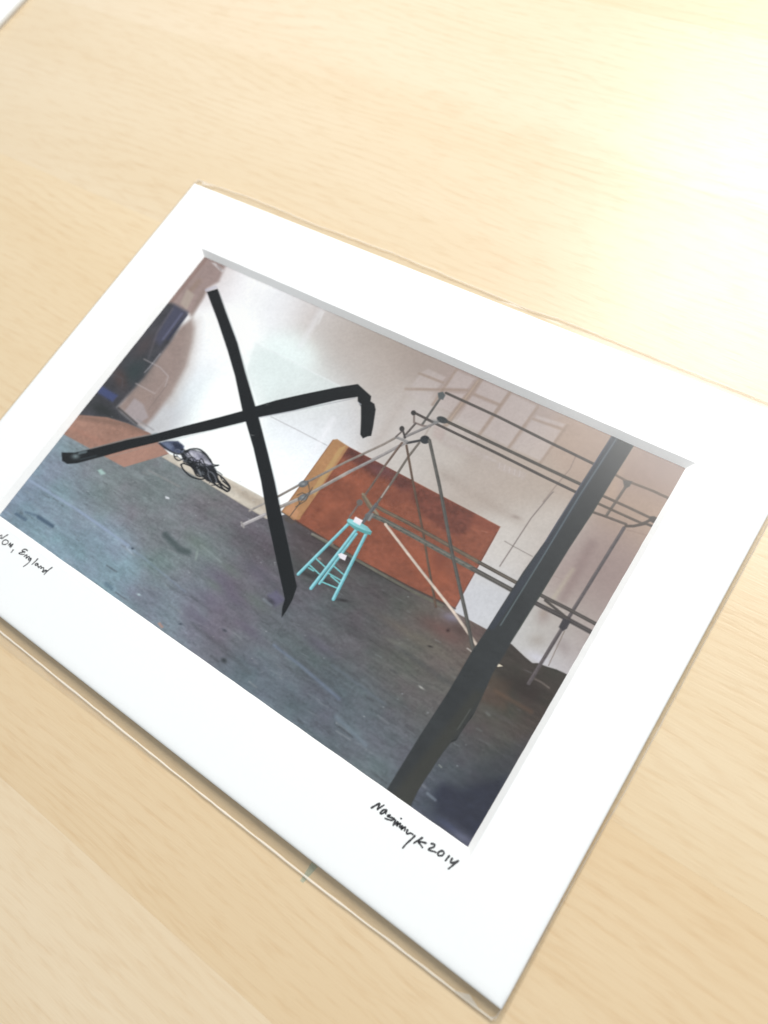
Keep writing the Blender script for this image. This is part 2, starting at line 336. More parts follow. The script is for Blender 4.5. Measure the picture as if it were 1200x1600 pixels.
 ['B', [[-64.39,-7.75],[-58.96,-7.36],[-63.9,-9.43]],(42,46,46),1.0,0.8,None,0.0],
 ['L', [[-63.91,9.68],[-57.88,9.71],[-53.85,8.62],[-52.63,5.78]],(186,178,180),0.192,0.6,None,0.0,0.307],
 ['L', [[-61.02,2.75],[-53.87,2.82]],(190,180,180),0.19,0.6,None,0.0,0.304],
 ['L', [[-53.87,2.82],[-53.76,8.23]],(170,160,160),0.189,0.4,None,0.0,0.246],
 ['L', [[-52.33,-1.71],[-52.47,6.71]],(120,108,104),0.281,0.5,None,0.0,0.3],
 ['L', [[-60.68,12.99],[-60.7,8.79],[-60.9,6.51]],(205,200,205),0.233,0.5,None,0.0,0.388],
 ['L', [[-60.56,-5.19],[-52.5,-6.4]],(50,48,50),0.281,0.7,None,0.0,0.468],
 ['L', [[-53.39,-5.39],[-47.02,-5.69]],(140,138,140),0.221,0.6,None,0.0,0.368],
]
FORE = [
 ['P', [[-70.64,-18.57],[-70.34,-12.44],[-61.61,-8.9],[-54.81,-7.57],[-47.21,-6.82],[-38.75,-8.96],[-47.29,-17.63]],(160,124,110),0.222,1,'floor_sheet', 0.08],
 ['L', [[-68.76,-12.5],[-54.55,-7.86],[-47.09,-6.96]],(122,98,88),0.932,0.6,'@floor_sheet', 0.0,1.491],
 ['P', [[-54.53,-13.25],[-42.98,-7.72],[-38.75,-8.96],[-47.29,-17.63],[-53.33,-17.76]],(176,136,122),0.721,0.5,'@floor_sheet', 0.0],
 ['L', [[-69.16,-16.12],[-53.27,-14.66]],(178,128,112),0.934,0.4,'@floor_sheet', 0.0,0.934],
 ['P', [[-43.48,-8.03],[-41.75,-6.48],[-38.88,-5.01],[-36.44,-5.37],[-35.42,-6.87],[-36.77,-8.1],[-38.94,-8.37],[-41.04,-8.39]],(66,74,98),0.267,0.97,'cables', 0.25],
 ['P', [[-42.63,-7.59],[-41.13,-6.49],[-39.11,-6.75],[-39.25,-8.0]],(128,140,166),0.446,0.6,None,0.0],
 ['P', [[-39.87,-5.84],[-37.3,-5.33],[-36.09,-6.36],[-38.12,-7.2]],(40,46,62),0.444,0.8,None,0.0],
 ['L', [[-43.05,-7.81],[-42.71,-7.87],[-42.23,-7.97],[-41.63,-8.07],[-40.96,-8.13],[-40.13,-8.17],[-39.17,-8.19],[-38.21,-8.17],[-37.37,-8.1],[-36.66,-7.92],[-36.02,-7.67],[-35.49,-7.42],[-35.11,-7.24]],(30,32,38),0.178,0.9,'cables', 0.0,0.355],
 ['P', [[-35.84,-7.51],[-35.63,-6.34],[-33.47,-4.95],[-30.55,-4.24],[-27.05,-5.57],[-24.75,-6.44],[-22.37,-8.28],[-22.64,-9.77],[-24.46,-9.91],[-27.23,-9.73],[-28.86,-9.86],[-31.39,-8.89],[-33.94,-8.65]],(36,38,44),0.259,0.97,'cables', 0.3],
 ['P', [[-34.62,-6.99],[-34.14,-5.57],[-32.02,-4.58],[-29.48,-4.84],[-26.45,-5.88],[-28.65,-7.56],[-31.77,-7.72]],(160,160,174),0.313,0.97,'cables', 0.3],
 ['P', [[-34.04,-6.69],[-33.36,-5.8],[-32.23,-6.17],[-32.79,-7.2]],(206,206,216),0.35,0.7,None,0.0],
 ['P', [[-31.82,-5.53],[-30.41,-5.12],[-29.43,-5.76],[-30.63,-6.28]],(120,120,140),0.348,0.6,None,0.0],
 ['P', [[-29.61,-5.96],[-27.98,-5.84],[-27.18,-6.26],[-28.51,-6.75]],(204,204,214),0.345,0.6,None,0.0],
 ['P', [[-32.38,-6.99],[-30.97,-6.57],[-30.06,-7.25],[-31.51,-7.48]],(112,112,134),0.348,0.6,None,0.0],
 ['P', [[-29.47,-8.41],[-28.29,-7.58],[-26.82,-8.68],[-27.51,-9.67]],(96,104,112),0.343,0.5,None,0.0],
 ['L', [[-35.48,-6.8],[-35.31,-6.51],[-35.07,-6.1],[-34.76,-5.65],[-34.39,-5.27],[-33.95,-4.94],[-33.45,-4.63],[-32.91,-4.37],[-32.33,-4.2],[-31.71,-4.15],[-31.04,-4.19],[-30.36,-4.29],[-29.7,-4.43],[-29.0,-4.65],[-28.27,-4.94],[-27.62,-5.23],[-27.17,-5.42]],(30,32,36),0.14,0.97,'cables', 0.0,0.384],
 ['L', [[-27.89,-4.96],[-27.58,-5.13],[-27.13,-5.39],[-26.65,-5.63],[-26.21,-5.76],[-25.78,-5.68],[-25.33,-5.48],[-24.97,-5.28],[-24.81,-5.23],[-24.96,-5.41],[-25.33,-5.72],[-25.74,-6.05],[-26.02,-6.28]],(30,32,36),0.137,0.97,'cables', 0.0,0.309],
 ['L', [[-37.44,-8.45],[-37.28,-8.59],[-37.05,-8.79],[-36.79,-8.99],[-36.5,-9.13],[-36.18,-9.21],[-35.81,-9.24],[-35.45,-9.23],[-35.16,-9.18],[-34.95,-9.06],[-34.8,-8.87],[-34.68,-8.69],[-34.6,-8.57]],(30,32,36),0.141,0.97,'cables', 0.0,0.316],
 ['L', [[-33.85,-9.76],[-33.61,-9.91],[-33.29,-10.12],[-32.87,-10.36],[-32.36,-10.55],[-31.71,-10.73],[-30.94,-10.9],[-30.13,-11.02],[-29.37,-11.06],[-28.63,-11.0],[-27.89,-10.85],[-27.2,-10.66],[-26.64,-10.45],[-26.22,-10.2],[-25.91,-9.91],[-25.68,-9.63],[-25.52,-9.44]],(30,32,36),0.138,0.97,'cables', 0.0,0.378],
 ['L', [[-33.87,-9.87],[-33.83,-9.75],[-33.79,-9.58],[-33.68,-9.39],[-33.45,-9.24],[-33.07,-9.11],[-32.57,-9.0],[-31.99,-8.91],[-31.39,-8.89],[-30.7,-8.96],[-29.91,-9.1],[-29.19,-9.25],[-28.69,-9.35]],(30,32,36),0.139,0.97,'cables', 0.0,0.347],
 ['L', [[-25.01,-7.1],[-24.41,-7.15],[-23.54,-7.21],[-22.58,-7.29],[-21.71,-7.42],[-20.88,-7.61],[-20.03,-7.85],[-19.29,-8.09],[-18.76,-8.31],[-18.46,-8.51],[-18.32,-8.7],[-18.38,-8.87],[-18.68,-8.98],[-19.39,-9.01],[-20.43,-8.99],[-21.48,-8.94],[-22.2,-8.91]],(30,32,36),0.135,0.97,'cables', 0.0,0.37],
 ['L', [[-23.68,-8.05],[-23.03,-8.35],[-22.08,-8.78],[-21.09,-9.21],[-20.26,-9.52],[-19.62,-9.68],[-19.07,-9.77],[-18.63,-9.78],[-18.33,-9.7],[-18.16,-9.5],[-18.1,-9.17],[-18.2,-8.83],[-18.46,-8.56],[-19.02,-8.38],[-19.83,-8.24],[-20.63,-8.14],[-21.19,-8.07]],(30,32,36),0.134,0.97,'cables', 0.0,0.369],
 ['L', [[-24.92,-9.33],[-24.3,-9.42],[-23.4,-9.56],[-22.42,-9.69],[-21.51,-9.78],[-20.65,-9.79],[-19.77,-9.75],[-19.0,-9.71],[-18.46,-9.67]],(30,32,36),0.135,0.97,'cables', 0.0,0.437],
 ['L', [[-24.75,-8.0],[-24.09,-8.15],[-23.14,-8.37],[-22.11,-8.6],[-21.18,-8.78],[-20.34,-8.92],[-19.52,-9.03],[-18.8,-9.12],[-18.3,-9.18]],(30,32,36),0.135,0.97,'cables', 0.0,0.337],
 ['L', [[-29.9,-9.15],[-29.61,-9.36],[-29.21,-9.65],[-28.75,-9.93],[-28.32,-10.09],[-27.88,-10.1],[-27.43,-10.01],[-27.02,-9.85],[-26.71,-9.66],[-26.56,-9.4],[-26.51,-9.06],[-26.51,-8.73],[-26.5,-8.51]],(30,32,36),0.137,0.97,'cables', 0.0,0.377],
 ['L', [[-28.66,-7.98],[-28.07,-8.04],[-27.22,-8.13],[-26.29,-8.25],[-25.47,-8.38],[-24.73,-8.55],[-24.01,-8.77],[-23.38,-8.97],[-22.95,-9.11]],(30,32,36),0.136,0.97,'cables', 0.0,0.512],
 ['L', [[-36.75,-8.89],[-36.82,-8.84],[-36.84,-8.78],[-36.83,-8.73],[-36.77,-8.68],[-36.68,-8.63],[-36.54,-8.58],[-36.38,-8.54],[-36.18,-8.5]],(26,28,32),0.123,0.85,'cables', 0.0,0.262],
 ['L', [[-30.23,-8.86],[-31.51,-8.69],[-32.22,-8.28],[-32.06,-7.78],[-31.1,-7.4],[-29.73,-7.3],[-28.51,-7.51],[-27.94,-7.95],[-28.23,-8.44]],(26,28,32),0.121,0.85,'cables', 0.0,0.252],
 ['L', [[-35.2,-7.66],[-35.11,-7.15],[-34.49,-6.86],[-33.54,-6.88],[-32.61,-7.21],[-32.02,-7.73],[-31.98,-8.25],[-32.49,-8.6],[-33.39,-8.66]],(26,28,32),0.122,0.85,'cables', 0.0,0.162],
 ['L', [[-31.22,-8.6],[-32.91,-8.27],[-33.5,-7.9],[-32.67,-7.69],[-30.85,-7.73],[-28.92,-8.0],[-27.79,-8.37],[-28.0,-8.67],[-29.45,-8.75]],(26,28,32),0.121,0.85,'cables', 0.0,0.256],
 ['L', [[-22.85,-8.18],[-23.33,-8.08],[-23.85,-8.01],[-24.39,-7.97],[-24.92,-7.94],[-25.43,-7.95],[-25.88,-7.98],[-26.26,-8.03],[-26.55,-8.11]],(26,28,32),0.119,0.85,'cables', 0.0,0.269],
 ['L', [[-30.76,-7.59],[-30.64,-7.39],[-30.43,-7.21],[-30.14,-7.08],[-29.79,-6.98],[-29.4,-6.94],[-29.0,-6.96],[-28.61,-7.03],[-28.26,-7.15]],(26,28,32),0.121,0.85,'cables', 0.0,0.241],
 ['L', [[-33.19,-7.37],[-33.43,-7.48],[-33.67,-7.61],[-33.89,-7.75],[-34.1,-7.9],[-34.3,-8.06],[-34.47,-8.23],[-34.62,-8.41],[-34.74,-8.59]],(26,28,32),0.122,0.85,'cables', 0.0,0.292],
 ['L', [[-26.63,-9.82],[-27.37,-9.53],[-28.35,-9.03],[-29.35,-8.44],[-30.17,-7.86],[-30.64,-7.42],[-30.66,-7.22],[-30.23,-7.28],[-29.44,-7.61]],(110,114,122),0.121,0.85,'cables', 0.0,0.185],
 ['L', [[-33.3,-8.36],[-34.95,-7.87],[-36.19,-7.16],[-36.53,-6.5],[-35.86,-6.15],[-34.41,-6.24],[-32.76,-6.73],[-31.52,-7.43],[-31.14,-8.08]],(26,28,32),0.123,0.85,'cables', 0.0,0.257],
 ['L', [[-28.51,-6.81],[-28.45,-6.75],[-28.36,-6.68],[-28.24,-6.63],[-28.1,-6.58],[-27.94,-6.54],[-27.76,-6.51],[-27.56,-6.49],[-27.35,-6.48]],(26,28,32),0.121,0.85,'cables', 0.0,0.223],
 ['L', [[-27.66,-8.38],[-29.01,-8.37],[-29.96,-8.18],[-29.95,-7.91],[-28.99,-7.73],[-27.64,-7.73],[-26.67,-7.92],[-26.63,-8.19],[-27.55,-8.38]],(26,28,32),0.12,0.85,'cables', 0.0,0.208],
 ['L', [[-23.96,-10.17],[-23.88,-9.64],[-23.3,-9.02],[-22.45,-8.56],[-21.7,-8.45],[-21.35,-8.75],[-21.55,-9.31],[-22.21,-9.92],[-23.06,-10.32]],(26,28,32),0.118,0.85,'cables', 0.0,0.228],
 ['L', [[-25.68,-7.54],[-25.76,-7.31],[-25.65,-7.1],[-25.36,-6.93],[-24.92,-6.8],[-24.34,-6.72],[-23.68,-6.71],[-22.98,-6.76],[-22.3,-6.86]],(26,28,32),0.119,0.85,'cables', 0.0,0.189],
 ['L', [[-30.18,-7.4],[-30.27,-7.43],[-30.36,-7.46],[-30.44,-7.49],[-30.51,-7.53],[-30.58,-7.57],[-30.63,-7.61],[-30.68,-7.66],[-30.72,-7.7]],(26,28,32),0.121,0.85,'cables', 0.0,0.179],
 ['L', [[-29.68,-8.69],[-30.24,-8.4],[-30.68,-7.94],[-30.89,-7.42],[-30.83,-6.97],[-30.52,-6.67],[-30.02,-6.59],[-29.44,-6.76],[-28.91,-7.13]],(26,28,32),0.121,0.85,'cables', 0.0,0.203],
 ['L', [[-25.9,-7.96],[-26.09,-7.76],[-26.4,-7.58],[-26.79,-7.42],[-27.24,-7.3],[-27.73,-7.23],[-28.21,-7.21],[-28.65,-7.25],[-29.03,-7.33]],(110,114,122),0.12,0.85,'cables', 0.0,0.228],
 ['L', [[-31.88,-7.62],[-32.08,-7.99],[-32.69,-8.31],[-33.59,-8.53],[-34.64,-8.61],[-35.67,-8.53],[-36.49,-8.3],[-36.96,-7.97],[-37.0,-7.6]],(110,114,122),0.123,0.85,'cables', 0.0,0.216],
 ['L', [[-32.58,-7.78],[-32.93,-7.19],[-32.63,-6.78],[-31.82,-6.73],[-30.84,-7.05],[-30.12,-7.61],[-29.97,-8.16],[-30.45,-8.47],[-31.35,-8.4]],(26,28,32),0.122,0.85,'cables', 0.0,0.225],
 ['L', [[-26.1,-9.46],[-26.81,-9.38],[-28.02,-8.67],[-29.29,-7.59],[-30.11,-6.56],[-30.17,-5.97],[-29.44,-6.06],[-28.21,-6.79],[-26.96,-7.87]],(26,28,32),0.121,0.85,'cables', 0.0,0.261],
 ['L', [[-28.87,-7.07],[-28.64,-7.11],[-28.4,-7.16],[-28.14,-7.23],[-27.88,-7.3],[-27.62,-7.39],[-27.35,-7.49],[-27.09,-7.6],[-26.84,-7.71]],(26,28,32),0.12,0.85,'cables', 0.0,0.247],
 ['L', [[-26.06,-7.34],[-25.77,-7.27],[-25.45,-7.24],[-25.09,-7.23],[-24.71,-7.26],[-24.34,-7.32],[-23.96,-7.4],[-23.62,-7.51],[-23.3,-7.63]],(26,28,32),0.119,0.85,'cables', 0.0,0.202],
 ['L', [[-31.7,-7.14],[-31.68,-7.14],[-31.67,-7.14],[-31.66,-7.14],[-31.65,-7.14],[-31.63,-7.14],[-31.62,-7.14],[-31.61,-7.14],[-31.6,-7.14]],(26,28,32),0.122,0.85,'cables', 0.0,0.194],
 ['L', [[-26.71,-7.18],[-26.5,-7.2],[-26.3,-7.23],[-26.1,-7.26],[-25.91,-7.3],[-25.72,-7.34],[-25.55,-7.39],[-25.39,-7.44],[-25.25,-7.5]],(26,28,32),0.12,0.85,'cables', 0.0,0.214],
 ['L', [[-30.75,-6.75],[-30.27,-6.65],[-29.97,-6.68],[-29.88,-6.82],[-30.0,-7.07],[-30.33,-7.39],[-30.82,-7.74],[-31.41,-8.07],[-32.03,-8.35]],(26,28,32),0.121,0.85,'cables', 0.0,0.175],
 ['L', [[-26.17,-8.68],[-25.51,-8.4],[-24.66,-8.2],[-23.74,-8.12],[-22.9,-8.17],[-22.27,-8.33],[-21.95,-8.59],[-21.98,-8.9],[-22.36,-9.22]],(26,28,32),0.119,0.85,'cables', 0.0,0.2],
 ['L', [[-27.28,-8.99],[-27.83,-8.98],[-28.41,-8.9],[-28.93,-8.77],[-29.35,-8.58],[-29.6,-8.37],[-29.66,-8.16],[-29.53,-7.98],[-29.21,-7.84]],(110,114,122),0.121,0.85,'cables', 0.0,0.157],
 ['L', [[-21.65,-7.93],[-21.73,-7.87],[-21.82,-7.8],[-21.92,-7.74],[-22.01,-7.68],[-22.11,-7.62],[-22.21,-7.57],[-22.31,-7.53],[-22.42,-7.49]],(26,28,32),0.118,0.85,'cables', 0.0,0.271],
 ['L', [[-23.78,-9.49],[-24.88,-9.05],[-25.76,-8.45],[-26.09,-7.91],[-25.76,-7.61],[-24.88,-7.67],[-23.78,-8.06],[-22.85,-8.65],[-22.42,-9.22]],(110,114,122),0.119,0.85,'cables', 0.0,0.279],
 ['L', [[-32.31,-8.41],[-32.29,-8.43],[-32.27,-8.46],[-32.25,-8.48],[-32.23,-8.5],[-32.22,-8.53],[-32.21,-8.55],[-32.2,-8.57],[-32.2,-8.59]],(26,28,32),0.122,0.85,'cables', 0.0,0.21],
 ['L', [[-25.87,-7.98],[-25.27,-8.09],[-24.68,-8.38],[-24.24,-8.79],[-24.04,-9.23],[-24.11,-9.62],[-24.45,-9.86],[-24.98,-9.91],[-25.59,-9.76]],(26,28,32),0.119,0.85,'cables', 0.0,0.24],
 ['L', [[-25.76,-7.64],[-26.03,-7.52],[-26.31,-7.4],[-26.61,-7.27],[-26.92,-7.15],[-27.24,-7.03],[-27.55,-6.91],[-27.87,-6.8],[-28.18,-6.69]],(26,28,32),0.12,0.85,'cables', 0.0,0.161],
 ['L', [[-28.34,-8.33],[-30.25,-8.88],[-33.0,-9.14],[-33.85,-8.85],[-31.93,-8.29],[-29.18,-8.03],[-28.33,-8.32],[-30.2,-8.87],[-32.96,-9.14]],(26,28,32),0.121,0.85,'cables', 0.0,0.202],
 ['L', [[-37.34,-7.91],[-37.87,-7.45],[-37.75,-7.03],[-37.02,-6.78],[-35.89,-6.76],[-34.67,-6.99],[-33.71,-7.39],[-33.26,-7.86],[-33.45,-8.26]],(110,114,122),0.123,0.85,'cables', 0.0,0.162],
 ['L', [[-31.1,-8.23],[-31.8,-8.33],[-32.38,-8.36],[-32.76,-8.33],[-32.9,-8.23],[-32.8,-8.07],[-32.45,-7.88],[-31.9,-7.68],[-31.21,-7.48]],(26,28,32),0.122,0.85,'cables', 0.0,0.258],
 ['L', [[-28.68,-8.52],[-28.48,-8.68],[-28.19,-8.92],[-27.87,-9.15],[-27.59,-9.29],[-27.32,-9.29],[-27.06,-9.2],[-26.83,-9.09],[-26.67,-9.01]],(130,136,140),0.137,0.6,None,0.0,0.24],
 ['L', [[-69.92,-33.23],[-51.01,-32.73],[-32.18,-33.1]],(150,165,190),0.352,0.75,'@printed_floor', 0.0,0.564],
 ['L', [[-32.18,-33.1],[-11.59,-34.68]],(130,146,170),0.404,0.4,'@printed_floor', 0.0,0.323],
 ['L', [[-51.01,-32.73],[-39.19,-32.84]],(140,155,180),0.347,0.4,'@printed_floor', 0.0,0.52],
 ['L', [[14.31,-33.61],[22.2,-34.06],[33.47,-35.35]],(118,132,156),0.418,0.6,'@printed_floor', 0.0,0.558],
 ['L', [[28.29,-30.38],[42.17,-31.2]],(108,118,132),0.539,0.4,'@printed_floor', 0.0,0.404],
 ['L', [[34.98,-38.7],[43.6,-40.02]],(122,136,150),0.523,0.5,'@printed_floor', 0.0,0.654],
 ['L', [[-59.14,-39.52],[-53.86,-39.38]],(60,78,98),0.444,0.8,'@printed_floor', 0.0,0.887],
 ['L', [[-65.5,-42.0],[-61.88,-41.81]],(66,84,104),0.451,0.7,'@printed_floor', 0.0,0.722],
 ['L', [[-63.42,-40.27],[-59.72,-39.44]],(72,90,110),0.45,0.6,'@printed_floor', 0.0,0.54],
 ['L', [[-25.45,-26.19],[-19.81,-27.31],[-17.29,-26.81]],(66,78,80),0.652,0.75,'@printed_floor', 0.0,1.467],
 ['L', [[-30.77,-43.37],[-28.44,-43.48]],(70,90,108),0.488,0.5,'@printed_floor', 0.0,0.814],
 ['P', [[-53.42,-21.87],[-52.7,-21.08],[-50.7,-21.44],[-51.58,-22.31]],(170,200,195),0.27,0.85,'@printed_floor', 0.0],
 ['P', [[-32.07,-18.41],[-30.93,-18.19],[-30.45,-18.5],[-31.46,-18.86]],(225,228,235),0.153,0.9,'@printed_floor', 0.0],
 ['L', [[-40.69,-15.16],[-30.42,-14.63]],(150,146,146),0.278,0.5,'@printed_floor', 0.0,0.434],
 ['L', [[-41.58,-16.23],[-39.86,-16.11]],(140,140,142),0.282,0.4,'@printed_floor', 0.0,0.528],
 ['L', [[-32.15,-33.64],[-29.97,-34.1]],(170,185,205),0.249,0.6,'@printed_floor', 0.0,0.399],
 ['P', [[-12.83,-43.96],[-12.48,-43.4],[-10.87,-43.84],[-11.22,-44.39]],(160,130,120),0.154,0.8,'@printed_floor', 0.0],
 ['B', [[-21.44,-41.07],[-20.94,-40.96],[-21.37,-41.29]],(180,200,205),1.0,0.9,'@printed_floor', 0.0],
 ['B', [[-30.59,-33.14],[-30.23,-33.07],[-30.51,-33.35]],(40,50,60),1.0,0.9,'@printed_floor', 0.0],
 ['B', [[6.43,-42.27],[7.21,-42.21],[6.48,-42.81]],(50,55,58),1.0,0.9,'@printed_floor', 0.0],
 ['B', [[2.35,-36.89],[2.98,-36.85],[2.37,-37.16]],(55,60,68),1.0,0.8,'@printed_floor', 0.0],
 ['B', [[-7.81,-41.18],[-7.4,-40.94],[-7.67,-41.35]],(60,66,78),1.0,0.8,'@printed_floor', 0.0],
 ['B', [[-5.96,-27.93],[-0.34,-28.36],[-6.06,-29.65]],(100,92,112),1.0,0.42,'@printed_floor', 0.0],
 ['B', [[-5.81,-33.09],[-0.87,-33.42],[-5.91,-34.79]],(100,92,112),1.0,0.42,'@printed_floor', 0.0],
 ['B', [[1.23,-22.08],[5.44,-22.46],[1.14,-23.51]],(100,92,112),1.0,0.42,'@printed_floor', 0.0],
 ['B', [[-0.4,-29.97],[3.48,-30.25],[-0.49,-31.38]],(100,92,112),1.0,0.42,'@printed_floor', 0.0],
 ['B', [[-4.98,-37.8],[-0.73,-38.03],[-5.05,-39.05]],(100,92,112),1.0,0.42,'@printed_floor', 0.0],
 ['B', [[7.44,-33.88],[11.48,-34.14],[7.36,-34.98]],(100,92,112),1.0,0.42,'@printed_floor', 0.0],
 ['B', [[23.46,-28.48],[27.82,-28.83],[23.35,-29.69]],(100,92,112),1.0,0.42,'@printed_floor', 0.0],
 ['B', [[-5.36,-24.94],[-1.7,-25.24],[-5.42,-26.09]],(106,120,112),1.0,0.45,'@printed_floor', 0.0],
 ['B', [[-6.37,-29.92],[-3.71,-30.11],[-6.42,-30.92]],(106,120,112),1.0,0.45,'@printed_floor', 0.0],
 ['B', [[-16.34,-23.91],[-12.16,-24.26],[-16.41,-25.39]],(106,120,112),1.0,0.45,'@printed_floor', 0.0],
 ['B', [[4.71,-27.87],[8.83,-28.19],[4.61,-29.27]],(106,120,112),1.0,0.45,'@printed_floor', 0.0],
 ['L', [[-15.57,-23.84],[-11.99,-24.2],[-8.6,-24.63]],(150,160,162),0.398,0.45,'@printed_floor', 0.0,0.478],
 ['L', [[-15.4,-25.57],[-14.46,-27.22]],(150,165,160),0.32,0.5,'@printed_floor', 0.0,0.641],
 ['P', [[6.18,-25.31],[7.3,-23.29],[10.55,-24.14],[9.35,-26.53]],(100,96,128),0.597,0.5,'@printed_floor', 0.0],
 ['B', [[7.86,-26.04],[9.12,-26.09],[7.85,-26.6]],(56,56,66),1.0,0.7,'@printed_floor', 0.0],
 ['L', [[5.93,-26.48],[8.4,-26.75]],(140,150,160),0.299,0.5,'@printed_floor', 0.0,0.448],
 ['L', [[-2.21,-21.39],[6.66,-22.45]],(72,76,80),0.765,0.3,'@printed_floor', 0.0,1.071],
 ['L', [[15.99,-32.94],[30.62,-33.69]],(72,76,80),0.699,0.3,'@printed_floor', 0.0,0.978],
 ['L', [[20.16,-28.82],[34.59,-29.71]],(72,76,80),0.694,0.3,'@printed_floor', 0.0,0.972],
 ['L', [[-5.38,-39.74],[13.09,-41.18]],(72,76,80),0.735,0.3,'@printed_floor', 0.0,1.029],
 ['L', [[33.83,-28.6],[47.4,-29.47]],(72,76,80),0.664,0.3,'@printed_floor', 0.0,0.929],
 ['L', [[37.91,-19.86],[54.26,-20.74]],(72,76,80),0.662,0.3,'@printed_floor', 0.0,0.927],
 ['B', [[16.78,-8.94],[22.91,-8.91],[16.88,-10.37]],(58,52,54),1.0,0.7,'@printed_floor', 0.0],
 ['B', [[3.93,-9.05],[8.8,-9.03],[4.04,-10.23]],(70,64,64),1.0,0.5,'@printed_floor', 0.0],
 ['B', [[15.29,-15.8],[19.27,-15.59],[15.37,-16.5]],(48,46,48),1.0,0.6,'@printed_floor', 0.0],
 ['B', [[21.9,-17.57],[23.53,-16.9],[22.07,-17.89]],(46,44,46),1.0,0.8,'@printed_floor', 0.0],
 ['B', [[11.44,-16.79],[13.61,-16.57],[11.52,-17.22]],(52,50,52),1.0,0.7,'@printed_floor', 0.0],
 ['B', [[44.55,-8.78],[46.43,-8.44],[44.75,-9.71]],(140,140,165),1.0,0.6,'@printed_floor', 0.0],
 ['B', [[44.26,-12.13],[49.66,-12.07],[44.31,-13.74]],(112,78,74),1.0,0.5,'@printed_floor', 0.0],
 ['B', [[47.72,-10.09],[50.38,-10.53],[47.57,-11.14]],(72,56,54),1.0,0.6,'@printed_floor', 0.0],
 ['B', [[38.77,-16.17],[46.99,-16.27],[38.78,-17.24]],(112,104,92),1.0,0.4,'@printed_floor', 0.0],
 ['B', [[37.53,-19.29],[40.29,-18.98],[37.61,-19.82]],(128,128,120),1.0,0.4,'@printed_floor', 0.0],
 ['B', [[45.42,-11.45],[45.76,-11.24],[45.63,-11.79]],(50,36,36),1.0,0.8,'@printed_floor', 0.0],
 ['B', [[43.98,-16.24],[44.51,-16.13],[44.02,-16.43]],(40,38,38),1.0,0.9,'@printed_floor', 0.0],
 ['B', [[46.92,-24.33],[47.58,-24.36],[46.91,-24.53]],(190,190,185),1.0,0.8,'@printed_floor', 0.0],
 ['P', [[57.5,-12.59],[57.63,-12.06],[58.95,-12.02],[58.13,-12.66]],(232,222,200),0.103,1,'@printed_floor', 0.0],
 ['L', [[65.64,-10.95],[67.02,-10.86],[68.84,-11.07]],(128,118,112),0.175,0.8,'@printed_floor', 0.0,0.326],
 ['L', [[50.82,-12.61],[51.96,-12.71]],(200,196,190),0.132,0.7,'@printed_floor', 0.0,0.264],
 ['P', [[53.38,-21.29],[52.0,-16.06],[62.09,-13.86],[63.8,-19.3]],(92,70,58),1.022,0.4,'@printed_floor', 0.0],
 ['L', [[60.28,-17.05],[68.15,-16.89]],(108,84,68),0.5,0.5,'@printed_floor', 0.0,0.75],
 ['L', [[60.58,-21.29],[66.09,-20.77]],(96,92,92),0.498,0.4,'@printed_floor', 0.0,0.622],
 ['P', [[60.07,-40.21],[60.67,-37.86],[64.3,-36.63],[65.89,-34.49],[70.11,-30.1],[71.77,-35.33],[71.25,-42.68],[66.94,-42.58],[62.35,-42.88]],(40,43,60),1.308,0.85,'@printed_floor', 0.25],
 ['P', [[67.78,-47.39],[58.81,-42.43],[65.57,-29.66],[70.44,-20.91],[73.78,-34.02]],(56,58,66),2.144,0.5,'@printed_floor', 0.0],
 ['B', [[65.41,-43.59],[67.99,-43.58],[65.35,-44.29]],(74,82,112),1.0,0.5,'@printed_floor', 0.0],
 ['B', [[68.71,-43.83],[70.8,-43.64],[68.71,-44.53]],(110,112,134),1.0,0.6,'@printed_floor', 0.0],
 ['L', [[59.02,-40.89],[60.91,-41.06]],(130,140,152),0.242,0.6,'@printed_floor', 0.0,0.484],
 ['L', [[58.08,-35.15],[58.76,-35.29]],(150,155,150),0.123,0.7,'@printed_floor', 0.0,0.246],
 ['L', [[60.76,-25.27],[61.76,-25.22]],(110,112,112),0.186,0.5,'@printed_floor', 0.0,0.373],
 ['B', [[64.81,-13.54],[69.71,-13.46],[64.82,-16.08]],(44,38,36),1.0,0.6,'@printed_floor', 0.0],
 ['P', [[-2.92,13.87],[1.69,14.14],[43.18,13.79],[43.29,11.99],[44.16,-6.61],[33.19,-7.57],[19.23,-8.08],[1.43,-7.72],[-3.14,-7.3]],(139,83,65),0.15,1,'red_board', 0.11],
 ['P', [[0.33,12.46],[1.15,14.23],[7.22,14.28],[15.74,14.17],[20.36,13.81],[21.7,11.75],[19.28,10.45],[14.38,11.2],[10.5,10.28],[5.83,11.25],[2.03,11.29]],(92,56,54),0.949,0.75,'@red_board', 0.2],
 ['P', [[19.96,13.6],[27.78,13.91],[36.6,13.82],[37.7,9.92],[36.39,7.52],[33.2,6.91],[27.45,7.76],[22.49,9.69]],(100,58,51),0.889,0.72,'@red_board', 0.2],
 ['P', [[36.1,13.82],[43.16,13.71],[43.23,11.92],[37.17,11.21]],(118,64,52),0.865,0.5,'@red_board', 0.0],
 ['P', [[16.44,8.1],[20.76,13.19],[23.68,10.33],[19.41,6.93]],(112,66,56),1.223,0.45,'@red_board', 0.0],
 ['P', [[1.79,-2.03],[6.55,1.1],[11.57,-1.18],[6.07,-4.74]],(166,100,76),1.408,0.5,'@red_board', 0.0],
 ['P', [[6.88,-2.63],[8.52,-0.07],[11.57,-1.18],[10.23,-4.12]],(110,66,52),1.24,0.4,'@red_board', 0.0],
 ['P', [[2.08,-2.44],[4.32,-0.66],[6.18,-2.46],[3.96,-4.23]],(116,70,54),1.102,0.4,'@red_board', 0.0],
